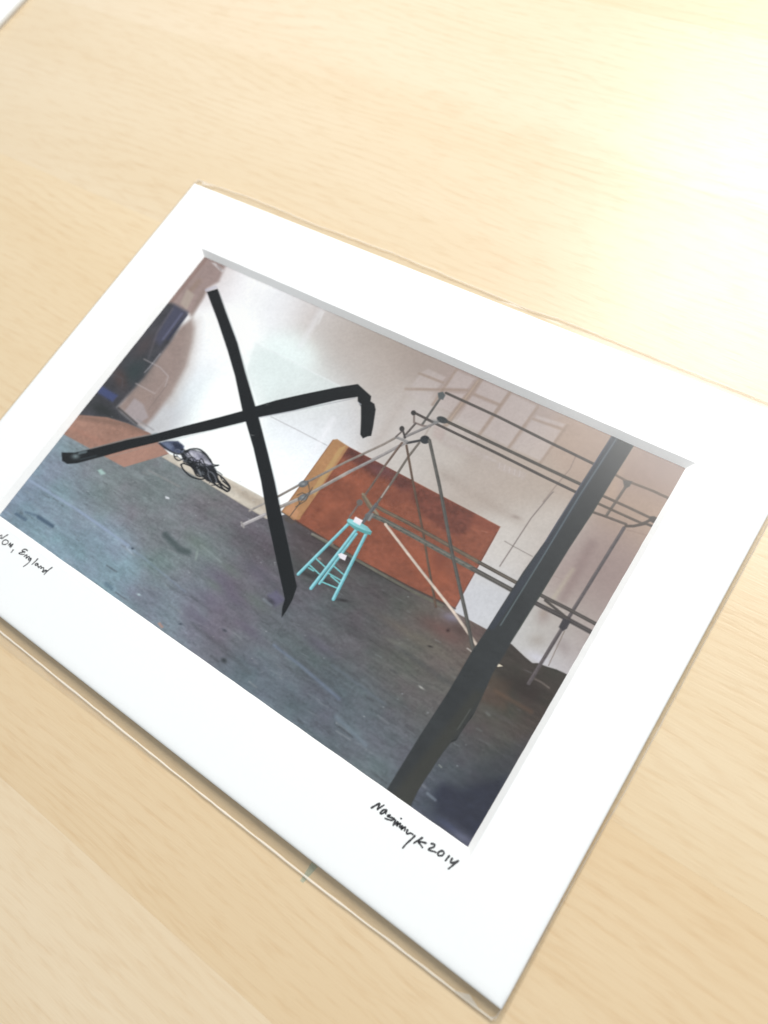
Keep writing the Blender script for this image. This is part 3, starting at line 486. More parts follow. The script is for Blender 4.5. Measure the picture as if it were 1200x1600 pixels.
 ['P', [[25.69,-0.96],[33.6,1.36],[41.12,-2.59],[35.94,-5.55]],(162,92,66),1.43,0.45,'@red_board', 0.0],
 ['P', [[32.62,2.9],[36.62,3.05],[37.13,-1.81],[34.19,-0.39]],(116,66,54),1.003,0.5,'@red_board', 0.0],
 ['P', [[22.3,-0.71],[25.96,0.25],[30.78,-2.31],[26.43,-3.71]],(128,72,56),1.174,0.4,'@red_board', 0.0],
 ['P', [[7.03,7.01],[9.79,11.32],[13.7,8.87],[10.69,5.01]],(158,92,70),1.258,0.4,'@red_board', 0.0],
 ['P', [[8.51,12.37],[12.28,14.34],[15.33,13.11],[12.03,11.36]],(104,72,78),1.104,0.5,'@red_board', 0.0],
 ['B', [[4.51,-2.78],[5.05,-2.48],[4.79,-3.17]],(110,60,48),1.0,0.6,'@red_board', 0.0],
 ['B', [[9.99,-3.92],[11.06,-3.34],[10.45,-4.57]],(128,72,58),1.0,0.5,'@red_board', 0.0],
 ['B', [[18.5,4.29],[24.07,4.15],[18.58,3.1]],(146,80,58),1.0,0.5,'@red_board', 0.0],
 ['P', [[-2.92,13.87],[-2.03,14.52],[1.69,14.14],[1.89,1.67],[1.97,-6.88],[0.6,-7.63],[-3.14,-7.3]],(174,132,94),0.193,0.97,'red_board', 0.05],
 ['P', [[-0.22,12.77],[0.93,14.13],[1.35,5.1],[1.74,-0.25],[0.24,0.24]],(188,156,108),0.323,0.8,'@red_board', 0.0],
 ['P', [[-2.82,-6.94],[-1.9,-4.24],[0.83,-5.32],[1.24,-7.46]],(196,146,112),0.476,0.7,'@red_board', 0.0],
 ['L', [[2.02,13.93],[2.18,1.27],[1.86,-6.22]],(120,72,54),0.16,0.6,'@red_board', 0.0,0.224],
 ['L', [[-3.04,-7.43],[-2.82,13.73]],(120,90,70),0.13,0.5,'@red_board', 0.0,0.227],
 ['L', [[1.34,-7.59],[19.23,-8.08],[33.19,-7.57],[44.24,-6.73]],(70,60,56),0.175,0.85,None,0.0,0.379],
 ['L', [[6.82,-8.35],[19.4,-8.33],[33.59,-8.17],[41.4,-7.57]],(104,102,92),0.174,0.9,None,0.1,0.654],
 ['L', [[6.73,-8.22],[12.42,-7.89]],(140,136,128),0.153,0.6,None,0.0,0.46],
 ['L', [[7.09,-8.73],[20.21,-8.73],[33.82,-8.53]],(48,44,44),0.148,0.7,None,0.0,0.222],
 ['L', [[43.14,12.24],[44.16,-6.61]],(96,52,42),0.14,0.7,None,0.0,0.224],
 ['L', [[40.01,11.03],[41.45,11.31]],(190,130,110),0.115,0.6,None,0.0,0.143],
 ['L', [[-9.6,-14.68],[-6.28,-9.92]],(168,164,166),0.129,1.0,'scaffold', 0.12,0.884],
 ['L', [[-9.82,-14.66],[-6.49,-9.9]],(225,219,222),0.129,0.55,None,0.0,0.248],
 ['L', [[-4.28,-6.81],[-0.83,-2.0],[0.8,0.54],[5.56,8.82]],(150,144,140),0.128,1.0,'scaffold', 0.12,0.88],
 ['L', [[-4.5,-6.79],[-1.04,-1.97],[0.58,0.56],[5.35,8.85]],(202,194,189),0.128,0.55,None,0.0,0.247],
 ['L', [[5.56,8.82],[10.24,16.12],[13.43,21.51]],(140,136,136),0.128,1.0,'scaffold', 0.12,0.798],
 ['L', [[5.37,8.85],[10.06,16.15],[13.25,21.55]],(189,184,184),0.128,0.55,None,0.0,0.224],
 ['L', [[-10.26,-10.98],[-6.24,-4.72]],(150,144,140),0.13,1.0,'scaffold', 0.12,0.551],
 ['L', [[-10.39,-10.97],[-6.37,-4.71]],(202,194,189),0.13,0.55,None,0.0,0.154],
 ['L', [[-6.24,-4.72],[-3.2,0.45],[-1.5,2.66],[3.31,10.44],[8.93,18.63],[10.47,21.31]],(128,120,114),0.129,1.0,'scaffold', 0.12,0.613],
 ['L', [[-6.39,-4.71],[-3.35,0.47],[-1.65,2.68],[3.16,10.46],[8.79,18.66],[10.33,21.34]],(173,163,155),0.129,0.55,None,0.0,0.172],
 ['L', [[-10.29,-14.32],[-8.92,-15.04]],(150,146,146),0.129,1,'scaffold', 0.0,0.482],
 ['B', [[-2.6,0.95],[-1.81,1.88],[-1.9,0.45]],(116,120,124),6,1,'scaffold', 0.15],
 ['B', [[-2.6,0.95],[-2.3,1.3],[-2.32,0.75]],(160,165,168),1.0,0.7,None,0.0],
 ['B', [[-0.55,-1.85],[0.22,-0.93],[0.14,-2.35]],(116,120,124),6,1,'scaffold', 0.15],
 ['B', [[-0.55,-1.85],[-0.26,-1.5],[-0.28,-2.05]],(160,165,168),1.0,0.7,None,0.0],
 ['L', [[-2.01,2.01],[-0.04,0.09],[-0.43,-3.08],[-0.61,-7.56]],(84,76,70),0.128,0.85,'scaffold', 0.0,0.24],
 ['L', [[-2.23,-2.2],[-1.51,-1.07],[-0.48,-0.89]],(84,76,70),0.128,0.85,'scaffold', 0.0,0.241],
 ['L', [[-0.61,-7.56],[-1.05,-8.53],[0.9,-8.56],[1.15,-7.33]],(84,76,70),0.126,0.85,'scaffold', 0.0,0.237],
 ['L', [[-3.04,-7.43],[-0.61,-7.56],[0.98,-8.15]],(84,76,70),0.127,0.85,'scaffold', 0.0,0.238],
 ['L', [[-1.57,-2.58],[-0.32,-3.75]],(84,76,70),0.128,0.85,'scaffold', 0.0,0.24],
 ['L', [[-0.06,1.19],[0.48,-2.21],[-0.77,-4.73]],(84,76,70),0.128,0.85,'scaffold', 0.0,0.239],
 ['B', [[-0.59,-8.1],[0.86,-7.87],[-0.42,-8.69]],(78,72,66),1.0,0.6,None,0.0],
 ['L', [[14.81,36.89],[29.28,36.88],[41.07,36.45],[53.45,36.14]],(72,67,64),0.122,1.0,'scaffold', 0.12,0.643],
 ['L', [[14.65,36.92],[29.13,36.91],[40.93,36.49],[53.32,36.17]],(102,95,91),0.122,0.55,None,0.0,0.18],
 ['L', [[14.32,35.1],[14.26,27.22]],(88,86,84),0.129,1.0,'scaffold', 0.12,0.582],
 ['L', [[14.18,35.13],[14.13,27.25]],(122,120,117),0.129,0.55,None,0.0,0.163],
 ['L', [[10.58,28.99],[17.38,28.8],[33.76,28.71],[45.54,28.49],[53.3,28.47]],(66,61,59),0.122,1.0,'scaffold', 0.12,0.638],
 ['L', [[10.42,29.03],[17.22,28.83],[33.61,28.74],[45.4,28.52],[53.17,28.5]],(94,88,85),0.122,0.55,None,0.0,0.179],
 ['L', [[17.6,30.42],[18.81,30.47],[32.69,30.51],[44.4,30.52],[53.38,30.57]],(72,68,64),0.122,1.0,'scaffold', 0.12,0.729],
 ['L', [[17.42,30.46],[18.64,30.51],[32.53,30.55],[44.24,30.55],[53.23,30.61]],(102,97,91),0.122,0.55,None,0.0,0.204],
 ['L', [[10.81,28.92],[12.21,26.75],[14.45,26.93],[16.26,27.47]],(126,114,110),0.129,1,'scaffold', 0.0,0.483],
 ['L', [[12.67,26.6],[12.19,23.14]],(86,80,78),0.129,1.0,'scaffold', 0.12,0.547],
 ['L', [[12.54,26.63],[12.07,23.16]],(120,112,109),0.129,0.55,None,0.0,0.153],
 ['L', [[12.29,22.43],[15.71,27.2],[17.69,30.28]],(124,120,120),0.128,1.0,'scaffold', 0.12,0.704],
 ['L', [[12.12,22.46],[15.55,27.23],[17.53,30.32]],(168,163,163),0.128,0.55,None,0.0,0.197],
 ['L', [[16.21,27.26],[16.44,24.37]],(170,160,154),0.127,0.8,'scaffold', 0.0,0.478],
 ['L', [[16.27,23.53],[13.79,21.51]],(62,62,64),0.159,1,'scaffold', 0.0,0.636],
 ['L', [[10.51,21.52],[13.48,21.72]],(130,128,128),0.128,1.0,'scaffold', 0.12,0.641],
 ['L', [[10.36,21.55],[13.33,21.75]],(176,173,173),0.128,0.55,None,0.0,0.18],
 ['P', [[13.02,36.01],[13.94,36.85],[15.04,36.23],[15.14,34.93],[13.9,34.89]],(88,94,96),0.163,1,'scaffold', 0.1],
 ['B', [[16.98,24.09],[17.99,24.6],[17.56,23.17]],(46,50,54),6,1,'scaffold', 0.2],
 ['B', [[17.83,30.35],[19.24,30.48],[18.02,29.56]],(60,64,66),5,1,'scaffold', 0.2],
 ['B', [[10.68,28.85],[11.23,29.13],[11.05,28.27]],(58,56,56),5,1,'scaffold', 0],
 ['B', [[10.54,24.0],[11.08,24.28],[10.96,23.36]],(60,58,58),5,1,'scaffold', 0],
 ['B', [[16.61,29.17],[17.56,29.26],[16.73,28.69]],(120,124,126),1.0,0.7,None,0.0],
 ['L', [[10.77,23.92],[12.52,22.36]],(66,62,62),0.129,1,'scaffold', 0.0,0.482],
 ['L', [[10.86,23.22],[10.42,21.66]],(100,92,90),0.129,1,'scaffold', 0.0,0.419],
 ['L', [[12.57,20.88],[12.26,14.19],[12.3,8.7],[12.23,5.57]],(104,88,80),0.126,1.0,'scaffold', 0.12,0.567],
 ['L', [[12.44,20.91],[12.13,14.22],[12.17,8.72],[12.1,5.59]],(143,122,112),0.126,0.55,None,0.0,0.159],
 ['L', [[16.22,22.76],[15.88,18.31],[16.03,10.69],[15.87,5.01]],(102,96,90),0.125,1.0,'scaffold', 0.12,0.593],
 ['L', [[16.08,22.79],[15.74,18.33],[15.9,10.71],[15.74,5.03]],(140,132,125),0.125,0.55,None,0.0,0.166],
 ['L', [[15.9,10.07],[15.96,7.03]],(200,186,176),0.124,0.6,None,0.0,0.402],
 ['L', [[13.89,20.81],[20.21,13.81],[28.92,4.57],[33.92,-1.16],[40.49,-8.43]],(88,72,62),0.118,1.0,'scaffold', 0.12,0.533],
 ['L', [[13.75,20.84],[20.08,13.84],[28.8,4.59],[33.8,-1.14],[40.37,-8.41]],(122,102,89),0.119,0.55,None,0.0,0.149],
 ['L', [[11.65,5.62],[14.55,4.29],[17.54,3.06]],(128,116,98),0.123,1.0,'scaffold', 0.12,0.678],
 ['L', [[11.49,5.64],[14.39,4.32],[17.39,3.08]],(173,158,135),0.123,0.55,None,0.0,0.19],
 ['L', [[12.01,5.09],[15.09,3.5]],(110,100,86),0.155,0.9,'scaffold', 0.0,0.619],
 ['L', [[16.14,4.61],[18.33,4.55],[25.19,4.77],[43.42,4.54]],(102,90,78),0.119,1.0,'scaffold', 0.12,0.892],
 ['L', [[15.92,4.64],[18.11,4.58],[24.98,4.8],[43.23,4.57]],(140,125,109),0.119,0.55,None,0.0,0.25],
 ['L', [[43.42,4.54],[52.63,4.55]],(86,80,74),0.111,1.0,'scaffold', 0.12,0.829],
 ['L', [[43.23,4.57],[52.45,4.58]],(120,112,104),0.111,0.55,None,0.0,0.232],
 ['L', [[16.58,2.35],[19.63,2.6],[26.52,2.72],[42.98,2.64]],(98,98,92),0.118,1.0,'scaffold', 0.12,1.109],
 ['L', [[16.31,2.39],[19.36,2.64],[26.26,2.76],[42.74,2.68]],(135,135,127),0.118,0.55,None,0.0,0.311],
 ['L', [[42.98,2.64],[52.48,2.69]],(82,79,76),0.11,1.0,'scaffold', 0.12,1.033],
 ['L', [[42.74,2.68],[52.25,2.73]],(114,111,107),0.11,0.55,None,0.0,0.29],
 ['B', [[17.46,2.3],[17.61,2.38],[17.53,2.19]],(50,46,44),1.0,0.8,None,0.0],
 ['B', [[19.2,2.32],[19.35,2.4],[19.27,2.21]],(50,46,44),1.0,0.8,None,0.0],
 ['B', [[20.93,2.34],[21.07,2.41],[21.0,2.23]],(50,46,44),1.0,0.8,None,0.0],
 ['B', [[22.64,2.35],[22.78,2.43],[22.71,2.25]],(50,46,44),1.0,0.8,None,0.0],
 ['B', [[24.34,2.37],[24.48,2.45],[24.41,2.27]],(50,46,44),1.0,0.8,None,0.0],
 ['B', [[26.03,2.39],[26.17,2.47],[26.1,2.29]],(50,46,44),1.0,0.8,None,0.0],
 ['B', [[27.71,2.41],[27.85,2.49],[27.77,2.31]],(50,46,44),1.0,0.8,None,0.0],
 ['B', [[29.37,2.43],[29.51,2.5],[29.44,2.33]],(50,46,44),1.0,0.8,None,0.0],
 ['B', [[31.02,2.45],[31.16,2.52],[31.09,2.34]],(50,46,44),1.0,0.8,None,0.0],
 ['B', [[32.66,2.46],[32.8,2.54],[32.73,2.36]],(50,46,44),1.0,0.8,None,0.0],
 ['B', [[34.29,2.48],[34.43,2.56],[34.35,2.38]],(50,46,44),1.0,0.8,None,0.0],
 ['B', [[35.91,2.5],[36.04,2.57],[35.97,2.4]],(50,46,44),1.0,0.8,None,0.0],
 ['B', [[37.51,2.52],[37.65,2.59],[37.58,2.42]],(50,46,44),1.0,0.8,None,0.0],
 ['B', [[39.11,2.53],[39.24,2.61],[39.17,2.43]],(50,46,44),1.0,0.8,None,0.0],
 ['B', [[40.69,2.55],[40.82,2.63],[40.75,2.45]],(50,46,44),1.0,0.8,None,0.0],
 ['B', [[42.26,2.57],[42.4,2.64],[42.32,2.47]],(50,46,44),1.0,0.8,None,0.0],
 ['L', [[20.4,1.97],[32.75,-2.99],[44.18,-7.4],[52.17,-11.03]],(192,178,166),0.112,1.0,'scaffold', 0.12,0.618],
 ['L', [[20.25,1.99],[32.6,-2.97],[44.04,-7.38],[52.04,-11.02]],(255,237,222),0.112,0.55,None,0.0,0.173],
 ['L', [[15.87,5.01],[15.54,-0.35]],(92,92,94),0.122,1.0,'scaffold', 0.12,0.918],
 ['L', [[15.66,5.04],[15.32,-0.32]],(127,127,130),0.123,0.55,None,0.0,0.257],
 ['P', [[14.92,1.63],[15.35,2.58],[16.93,2.37],[16.85,0.9],[15.89,0.73]],(104,106,108),0.153,1,'scaffold', 0.1],
 ['L', [[16.41,2.61],[16.5,0.89]],(150,150,148),0.122,0.7,None,0.0,0.458],
 ['L', [[12.21,3.2],[12.1,-0.63]],(112,98,92),0.124,1.0,'scaffold', 0.12,0.494],
 ['L', [[12.09,3.22],[11.98,-0.61]],(153,135,127),0.124,0.55,None,0.0,0.138],
 ['B', [[12.16,3.54],[12.82,3.9],[12.61,2.88]],(112,106,102),4,1,'scaffold', 0.2],
 ['L', [[18.01,24.43],[26.35,15.64],[36.95,3.75],[42.49,-2.07],[46.87,-6.63],[52.3,-12.51]],(80,79,76),0.114,1.0,'scaffold', 0.12,0.771],
 ['L', [[17.81,24.47],[26.16,15.68],[36.78,3.77],[42.32,-2.05],[46.7,-6.61],[52.14,-12.49]],(112,111,107),0.114,0.55,None,0.0,0.216],
 ['L', [[65.77,25.89],[65.44,11.41],[65.26,3.2],[65.14,-3.91],[65.01,-12.38]],(84,78,80),0.104,1.0,'scaffold', 0.12,0.729],
 ['L', [[65.61,25.92],[65.28,11.44],[65.1,3.22],[64.98,-3.88],[64.85,-12.36]],(117,109,112),0.104,0.55,None,0.0,0.204],
 ['L', [[58.14,4.68],[64.65,4.85],[71.03,4.9]],(74,69,67),0.104,1.0,'scaffold', 0.12,0.783],
 ['L', [[57.96,4.71],[64.48,4.88],[70.86,4.93]],(104,98,95),0.104,0.55,None,0.0,0.219],
 ['L', [[57.93,2.67],[64.26,2.92],[71.08,2.95]],(68,64,64),0.104,1.0,'scaffold', 0.12,0.962],
 ['L', [[57.71,2.7],[64.05,2.95],[70.87,2.99]],(97,91,91),0.104,0.55,None,0.0,0.27],
 ['L', [[59.46,4.18],[64.7,3.17]],(74,69,67),0.105,1,'scaffold', 0.0,0.578],
 ['P', [[64.39,2.68],[65.95,2.98],[66.06,1.21],[65.66,0.36],[64.52,0.6]],(60,58,64),0.129,1,'scaffold', 0.1],
 ['L', [[65.88,0.49],[66.26,-3.85],[66.58,-7.26]],(110,96,86),0.089,0.8,None,0.0,0.166],
 ['L', [[58.37,35.96],[61.16,35.73],[67.04,36.17],[71.31,36.14]],(100,88,78),0.111,1.0,'scaffold', 0.12,0.527],
 ['L', [[58.25,35.99],[61.04,35.76],[66.93,36.2],[71.2,36.16]],(138,122,109),0.111,0.55,None,0.0,0.148],
 ['L', [[61.8,35.05],[61.38,26.78]],(94,86,80),0.111,1.0,'scaffold', 0.12,0.583],
 ['L', [[61.67,35.09],[61.26,26.81]],(130,120,112),0.111,0.55,None,0.0,0.163],
 ['P', [[60.51,35.56],[62.38,36.21],[62.46,34.9],[61.81,33.88]],(92,88,84),0.14,1,'scaffold', 0.1],
 ['L', [[58.34,30.33],[64.16,30.45],[69.32,30.45]],(86,76,68),0.11,1.0,'scaffold', 0.12,0.577],
 ['L', [[58.21,30.36],[64.03,30.48],[69.2,30.48]],(120,107,97),0.11,0.55,None,0.0,0.162],
 ['L', [[58.36,28.31],[63.76,28.4],[68.85,28.56]],(84,74,66),0.11,1.0,'scaffold', 0.12,0.548],
 ['L', [[58.23,28.34],[63.64,28.43],[68.73,28.59]],(117,104,94),0.11,0.55,None,0.0,0.154],
 ['L', [[58.51,26.05],[61.29,26.4],[65.72,26.84]],(86,76,70),0.11,1.0,'scaffold', 0.12,0.55],
 ['L', [[58.39,26.08],[61.17,26.42],[65.6,26.87]],(120,107,99),0.11,0.55,None,0.0,0.154],
 ['L', [[65.91,26.46],[67.26,27.19],[68.63,28.44],[69.99,30.81],[71.07,30.91]],(82,72,66),0.135,1,'scaffold', 0.0,0.621],
 ['L', [[68.72,28.81],[71.16,29.02]],(80,72,66),0.134,1,'scaffold', 0.0,0.564],
 ['B', [[70.07,30.37],[70.96,30.29],[70.07,29.66]],(78,72,68),4,1,'scaffold', 0.1],
 ['L', [[66.53,25.81],[70.38,26.64]],(140,118,108),0.201,0.5,None,0.0,0.269],
 ['L', [[15.86,-3.17],[15.13,-17.09]],(118,186,198),0.12,1,'stool', 0.07,0.539],
 ['L', [[15.69,-3.17],[14.97,-17.09]],(170,224,232),0.12,0.7,None,0.0,0.189],
 ['L', [[16.16,-3.2],[15.43,-17.1]],(74,140,148),0.12,0.6,None,0.0,0.135],
 ['L', [[10.83,-12.63],[14.03,-13.25]],(120,192,196),0.105,1,'stool', 0.0,0.316],
 ['L', [[10.41,-14.61],[13.82,-15.26]],(120,192,196),0.105,1,'stool', 0.0,0.315],
 ['L', [[15.54,-12.05],[18.8,-12.6]],(120,192,196),0.104,1,'stool', 0.0,0.312],
 ['L', [[15.33,-14.06],[19.05,-13.99]],(120,192,196),0.104,1,'stool', 0.0,0.311],
 ['L', [[16.41,-14.31],[19.22,-14.74]],(120,192,196),0.103,1,'stool', 0.0,0.31],
 ['L', [[14.91,-16.53],[19.3,-15.88]],(120,192,196),0.103,1,'stool', 0.0,0.309],
 ['L', [[10.73,-15.3],[12.21,-15.32]],(120,192,196),0.105,1,'stool', 0.0,0.316],
 ['L', [[12.86,-1.99],[9.52,-17.71]],(118,186,198),0.122,1,'stool', 0.07,0.76],
 ['L', [[12.7,-1.99],[9.36,-17.72]],(170,224,232),0.122,0.7,None,0.0,0.266],
 ['L', [[13.17,-2.02],[9.83,-17.73]],(74,140,148),0.121,0.6,None,0.0,0.19],
 ['L', [[15.28,-2.08],[14.06,-18.89]],(118,186,198),0.12,1,'stool', 0.07,0.84],
 ['L', [[15.12,-2.08],[13.9,-18.9]],(170,224,232),0.12,0.7,None,0.0,0.294],
 ['L', [[15.59,-2.1],[14.36,-18.9]],(74,140,148),0.12,0.6,None,0.0,0.21],
 ['L', [[17.85,-2.42],[19.98,-18.35]],(118,186,198),0.118,1,'stool', 0.07,0.829],
 ['L', [[17.69,-2.42],[19.82,-18.36]],(170,224,232),0.118,0.7,None,0.0,0.29],
 ['L', [[18.15,-2.45],[20.27,-18.36]],(74,140,148),0.118,0.6,None,0.0,0.207],
 ['P', [[14.88,-9.31],[15.35,-8.7],[16.87,-8.54],[17.17,-9.75],[15.79,-9.84]],(235,230,238),0.12,1,None,0.0],
 ['P', [[15.41,-11.09],[16.53,-11.15],[18.41,-11.8],[17.47,-11.99]],(110,105,108),0.223,0.6,None,0.0],
 ['B', [[11.71,-12.31],[12.18,-12.3],[11.73,-12.6]],(170,150,145),1.0,0.8,None,0.0],
 ['P', [[12.02,-1.56],[12.15,-0.96],[14.58,-0.52],[17.11,-0.54],[18.72,-1.07],[18.89,-1.85],[17.55,-2.24],[14.85,-2.5],[12.6,-2.14]],(92,158,160),0.122,1,'stool', 0.0],
 ['P', [[11.97,-1.5],[12.15,-0.96],[14.58,-0.52],[17.11,-0.54],[18.72,-1.07],[17.59,-1.51],[14.76,-1.84],[12.55,-1.81]],(134,196,202),0.122,1,'stool', 0.07],
 ['P', [[13.25,0.09],[15.3,0.14],[15.43,-1.11],[13.46,-1.13]],(240,232,240),0.122,1,None,0.0],
 ['L', [[13.43,0.1],[15.23,0.11]],(255,250,252),0.107,0.8,None,0.0,0.214],
 ['P', [[53.4,48.48],[53.54,44.09],[53.23,28.61],[53.06,15.07],[52.47,7.21],[52.26,-7.09],[51.98,-13.0],[52.16,-22.03],[51.87,-32.3],[51.81,-44.73],[51.89,-46.94],[57.54,-46.03],[57.48,-44.55],[57.14,-40.99],[57.51,-32.8],[57.83,-30.44],[58.54,-29.41],[58.59,-26.34],[58.85,-23.1],[58.54,-19.61],[57.89,-14.02],[58.01,-9.39],[57.88,-6.87],[58.11,4.19],[58.22,16.63],[58.63,26.11],[58.67,35.95],[58.81,43.81],[58.74,47.46]],(53,56,58),0.144,1,'post', 0.07],
 ['P', [[53.4,48.48],[53.54,44.09],[53.23,28.61],[53.06,15.07],[52.26,-7.09],[53.58,-6.47],[54.59,15.59],[54.78,29.1],[55.17,45.64]],(58,63,73),0.281,0.8,'@post', 0.0],
 ['P', [[56.46,-19.39],[53.08,-47.56],[58.27,-46.24],[57.98,-31.64],[58.65,-18.05]],(62,62,57),1.119,0.7,'@post', 0.0],
 ['L', [[54.79,44.03],[54.32,28.0],[54.39,12.69],[54.23,-5.0]],(112,128,134),0.167,0.7,'@post', 0.0,0.25],
 ['L', [[53.63,44.5],[53.32,29.0],[53.15,15.45]],(120,118,140),0.171,0.5,'@post', 0.0,0.199],
 ['L', [[58.81,43.81],[58.63,26.11],[58.11,4.19],[57.88,-6.87]],(72,84,70),0.218,0.5,'@post', 0.0,0.273],
 ['L', [[57.75,-22.75],[57.66,-27.5]],(98,102,98),0.101,0.7,'@post', 0.0,0.164],
 ['L', [[58.72,-23.62],[58.76,-27.1],[58.37,-29.38],[57.85,-29.99]],(30,32,34),0.125,0.7,'@post', 0.0,0.2],
 ['L', [[58.92,-23.21],[60.01,-24.28],[59.88,-25.53]],(60,60,56),0.1,0.5,'@post', 0.0,0.163],
 ['P', [[-61.18,34.7],[-52.2,28.53],[-43.39,22.07],[-36.95,17.04],[-28.52,9.59],[-25.94,7.65],[-19.62,2.74],[-12.38,-3.49],[-5.66,-9.95],[4.19,-18.65],[10.24,-23.98],[10.96,-25.94],[12.14,-27.77],[12.17,-26.07],[11.89,-23.2],[11.03,-20.29],[3.1,-13.08],[-3.18,-7.5],[-9.36,-1.89],[-15.72,3.59],[-23.67,10.21],[-26.34,12.31],[-35.12,19.19],[-42.54,25.29],[-52.25,32.1],[-58.88,36.88]],(27,30,33),0.152,1,'cross', 0.05],
 ['P', [[-66.29,-22.85],[-64.4,-24.56],[-62.41,-24.55],[-60.06,-23.11],[-54.2,-17.6],[-49.77,-13.26],[-43.22,-7.43],[-38.44,-3.15],[-32.77,1.56],[-26.09,7.58],[-23.67,10.21],[-16.44,16.05],[-8.22,23.34],[-4.07,26.39],[-3.36,25.35],[-1.84,24.53],[0.16,21.62],[2.37,18.11],[3.51,17.55],[4.2,18.48],[4.94,19.05],[4.01,21.25],[1.94,25.44],[0.77,26.62],[-0.49,26.78],[-1.14,28.03],[-6.12,29.37],[-10.31,26.32],[-17.19,20.71],[-22.26,16.37],[-26.34,12.31],[-28.63,9.74],[-33.22,5.39],[-40.23,-1.01],[-46.84,-7.25],[-51.64,-11.14],[-59.59,-18.34],[-62.77,-21.02]],(27,30,33),0.157,1,'cross', 0.05],
 ['P', [[-61.53,34.54],[-59.16,37.22],[-59.92,37.57],[-62.26,35.14]],(196,194,208),0.242,0.8,None,0.0],
 ['L', [[-59.39,-18.03],[-51.77,-11.0],[-45.6,-6.0]],(110,126,132),0.183,0.7,None,0.0,0.293],
 ['L', [[-60.07,-19.41],[-61.47,-20.55]],(116,132,138),0.278,0.7,None,0.0,0.741],
 ['B', [[-61.81,-21.77],[-60.82,-21.25],[-61.29,-22.32]],(130,146,150),1.0,0.8,None,0.0],
 ['L', [[-59.84,-21.77],[-56.65,-18.87]],(70,84,90),0.276,0.5,None,0.0,0.368],
 ['L', [[-57.99,36.35],[-42.79,25.61],[-26.46,12.46]],(92,104,108),0.188,0.4,None,0.0,0.226],
 ['L', [[-23.3,9.99],[-9.22,-1.82],[6.8,-16.3]],(84,92,96),0.163,0.35,None,0.0,0.163],
 ['L', [[-23.56,10.06],[-16.33,15.9],[-4.45,25.8]],(120,122,134),0.172,0.5,None,0.0,0.207],
 ['L', [[-56.69,-20.94],[-42.98,-7.72],[-26.32,7.05]],(130,140,142),0.179,0.35,None,0.0,0.215],
 ['L', [[-3.58,26.23],[-2.05,25.41]],(26,28,30),0.135,1,'cross', 0.0,0.506],
 ['L', [[-3.01,25.13],[-2.14,24.97]],(210,215,225),0.118,0.8,None,0.0,0.202],
 ['B', [[-22.09,5.41],[-21.59,5.57],[-22.03,5.29]],(150,150,150),1.0,0.7,None,0.0],
 ['B', [[-23.92,14.13],[-23.66,14.33],[-23.81,14.02]],(150,150,150),1.0,0.6,None,0.0],
]
SPECKS = [[58.5,-23.1,0.2],[-55.3,-19.5,0.13],[39.9,-35.5,0.18],[5.8,-8.6,0.14],[-9.2,-12.8,0.2],[-17.2,-6.1,0.19],[-42.5,-19.5,0.16],[58.5,-17.4,0.1],[-0.3,-23.7,0.14],[60.5,-29.1,0.11],[2.9,-18.3,0.19],[10.8,-32.1,0.19],[-1.1,-17.0,0.14],[-37.4,-16.4,0.17],[-40.8,-25.0,0.12],[-43.5,-33.8,0.2],[50.7,-27.9,0.17],[-60.5,-8.1,0.14],[42.3,-31.8,0.13],[-20.1,-6.0,0.13],[-0.0,-6.6,0.19],[-13.9,-30.6,0.18],[-51.8,-27.5,0.19],[55.1,-33.4,0.09],[38.0,-19.0,0.11],[0.8,-39.4,0.16],[3.5,-15.9,0.09],[19.1,-28.3,0.14],[-21.7,-18.5,0.15],[15.5,-39.7,0.11],[-56.5,-27.8,0.14],[-51.2,-17.3,0.14],[0.0,-19.9,0.19],[11.7,-38.5,0.1],[25.6,-30.1,0.17],[1.4,-28.0,0.17],[-41.8,-31.5,0.12],[-11.2,-8.4,0.18],[42.5,-18.6,0.08],[-28.2,-23.4,0.19],[-18.0,-21.6,0.18],[-20.9,-14.3,0.15],[3.3,-18.7,0.14],[-51.1,-8.8,0.2],[44.0,-28.9,0.16],[35.7,-39.7,0.17],[-54.8,-7.2,0.11],[61.1,-33.4,0.14],[43.8,-5.5,0.16],[44.2,-27.5,0.17],[-15.2,-7.6,0.17],[-15.9,-13.0,0.09],[56.1,-16.4,0.12],[19.4,-13.0,0.16],[51.0,-26.6,0.12],[-17.0,-31.6,0.14],[34.0,-9.6,0.16],[37.7,-6.1,0.16],[-54.8,-18.9,0.08],[23.5,-5.1,0.14]]
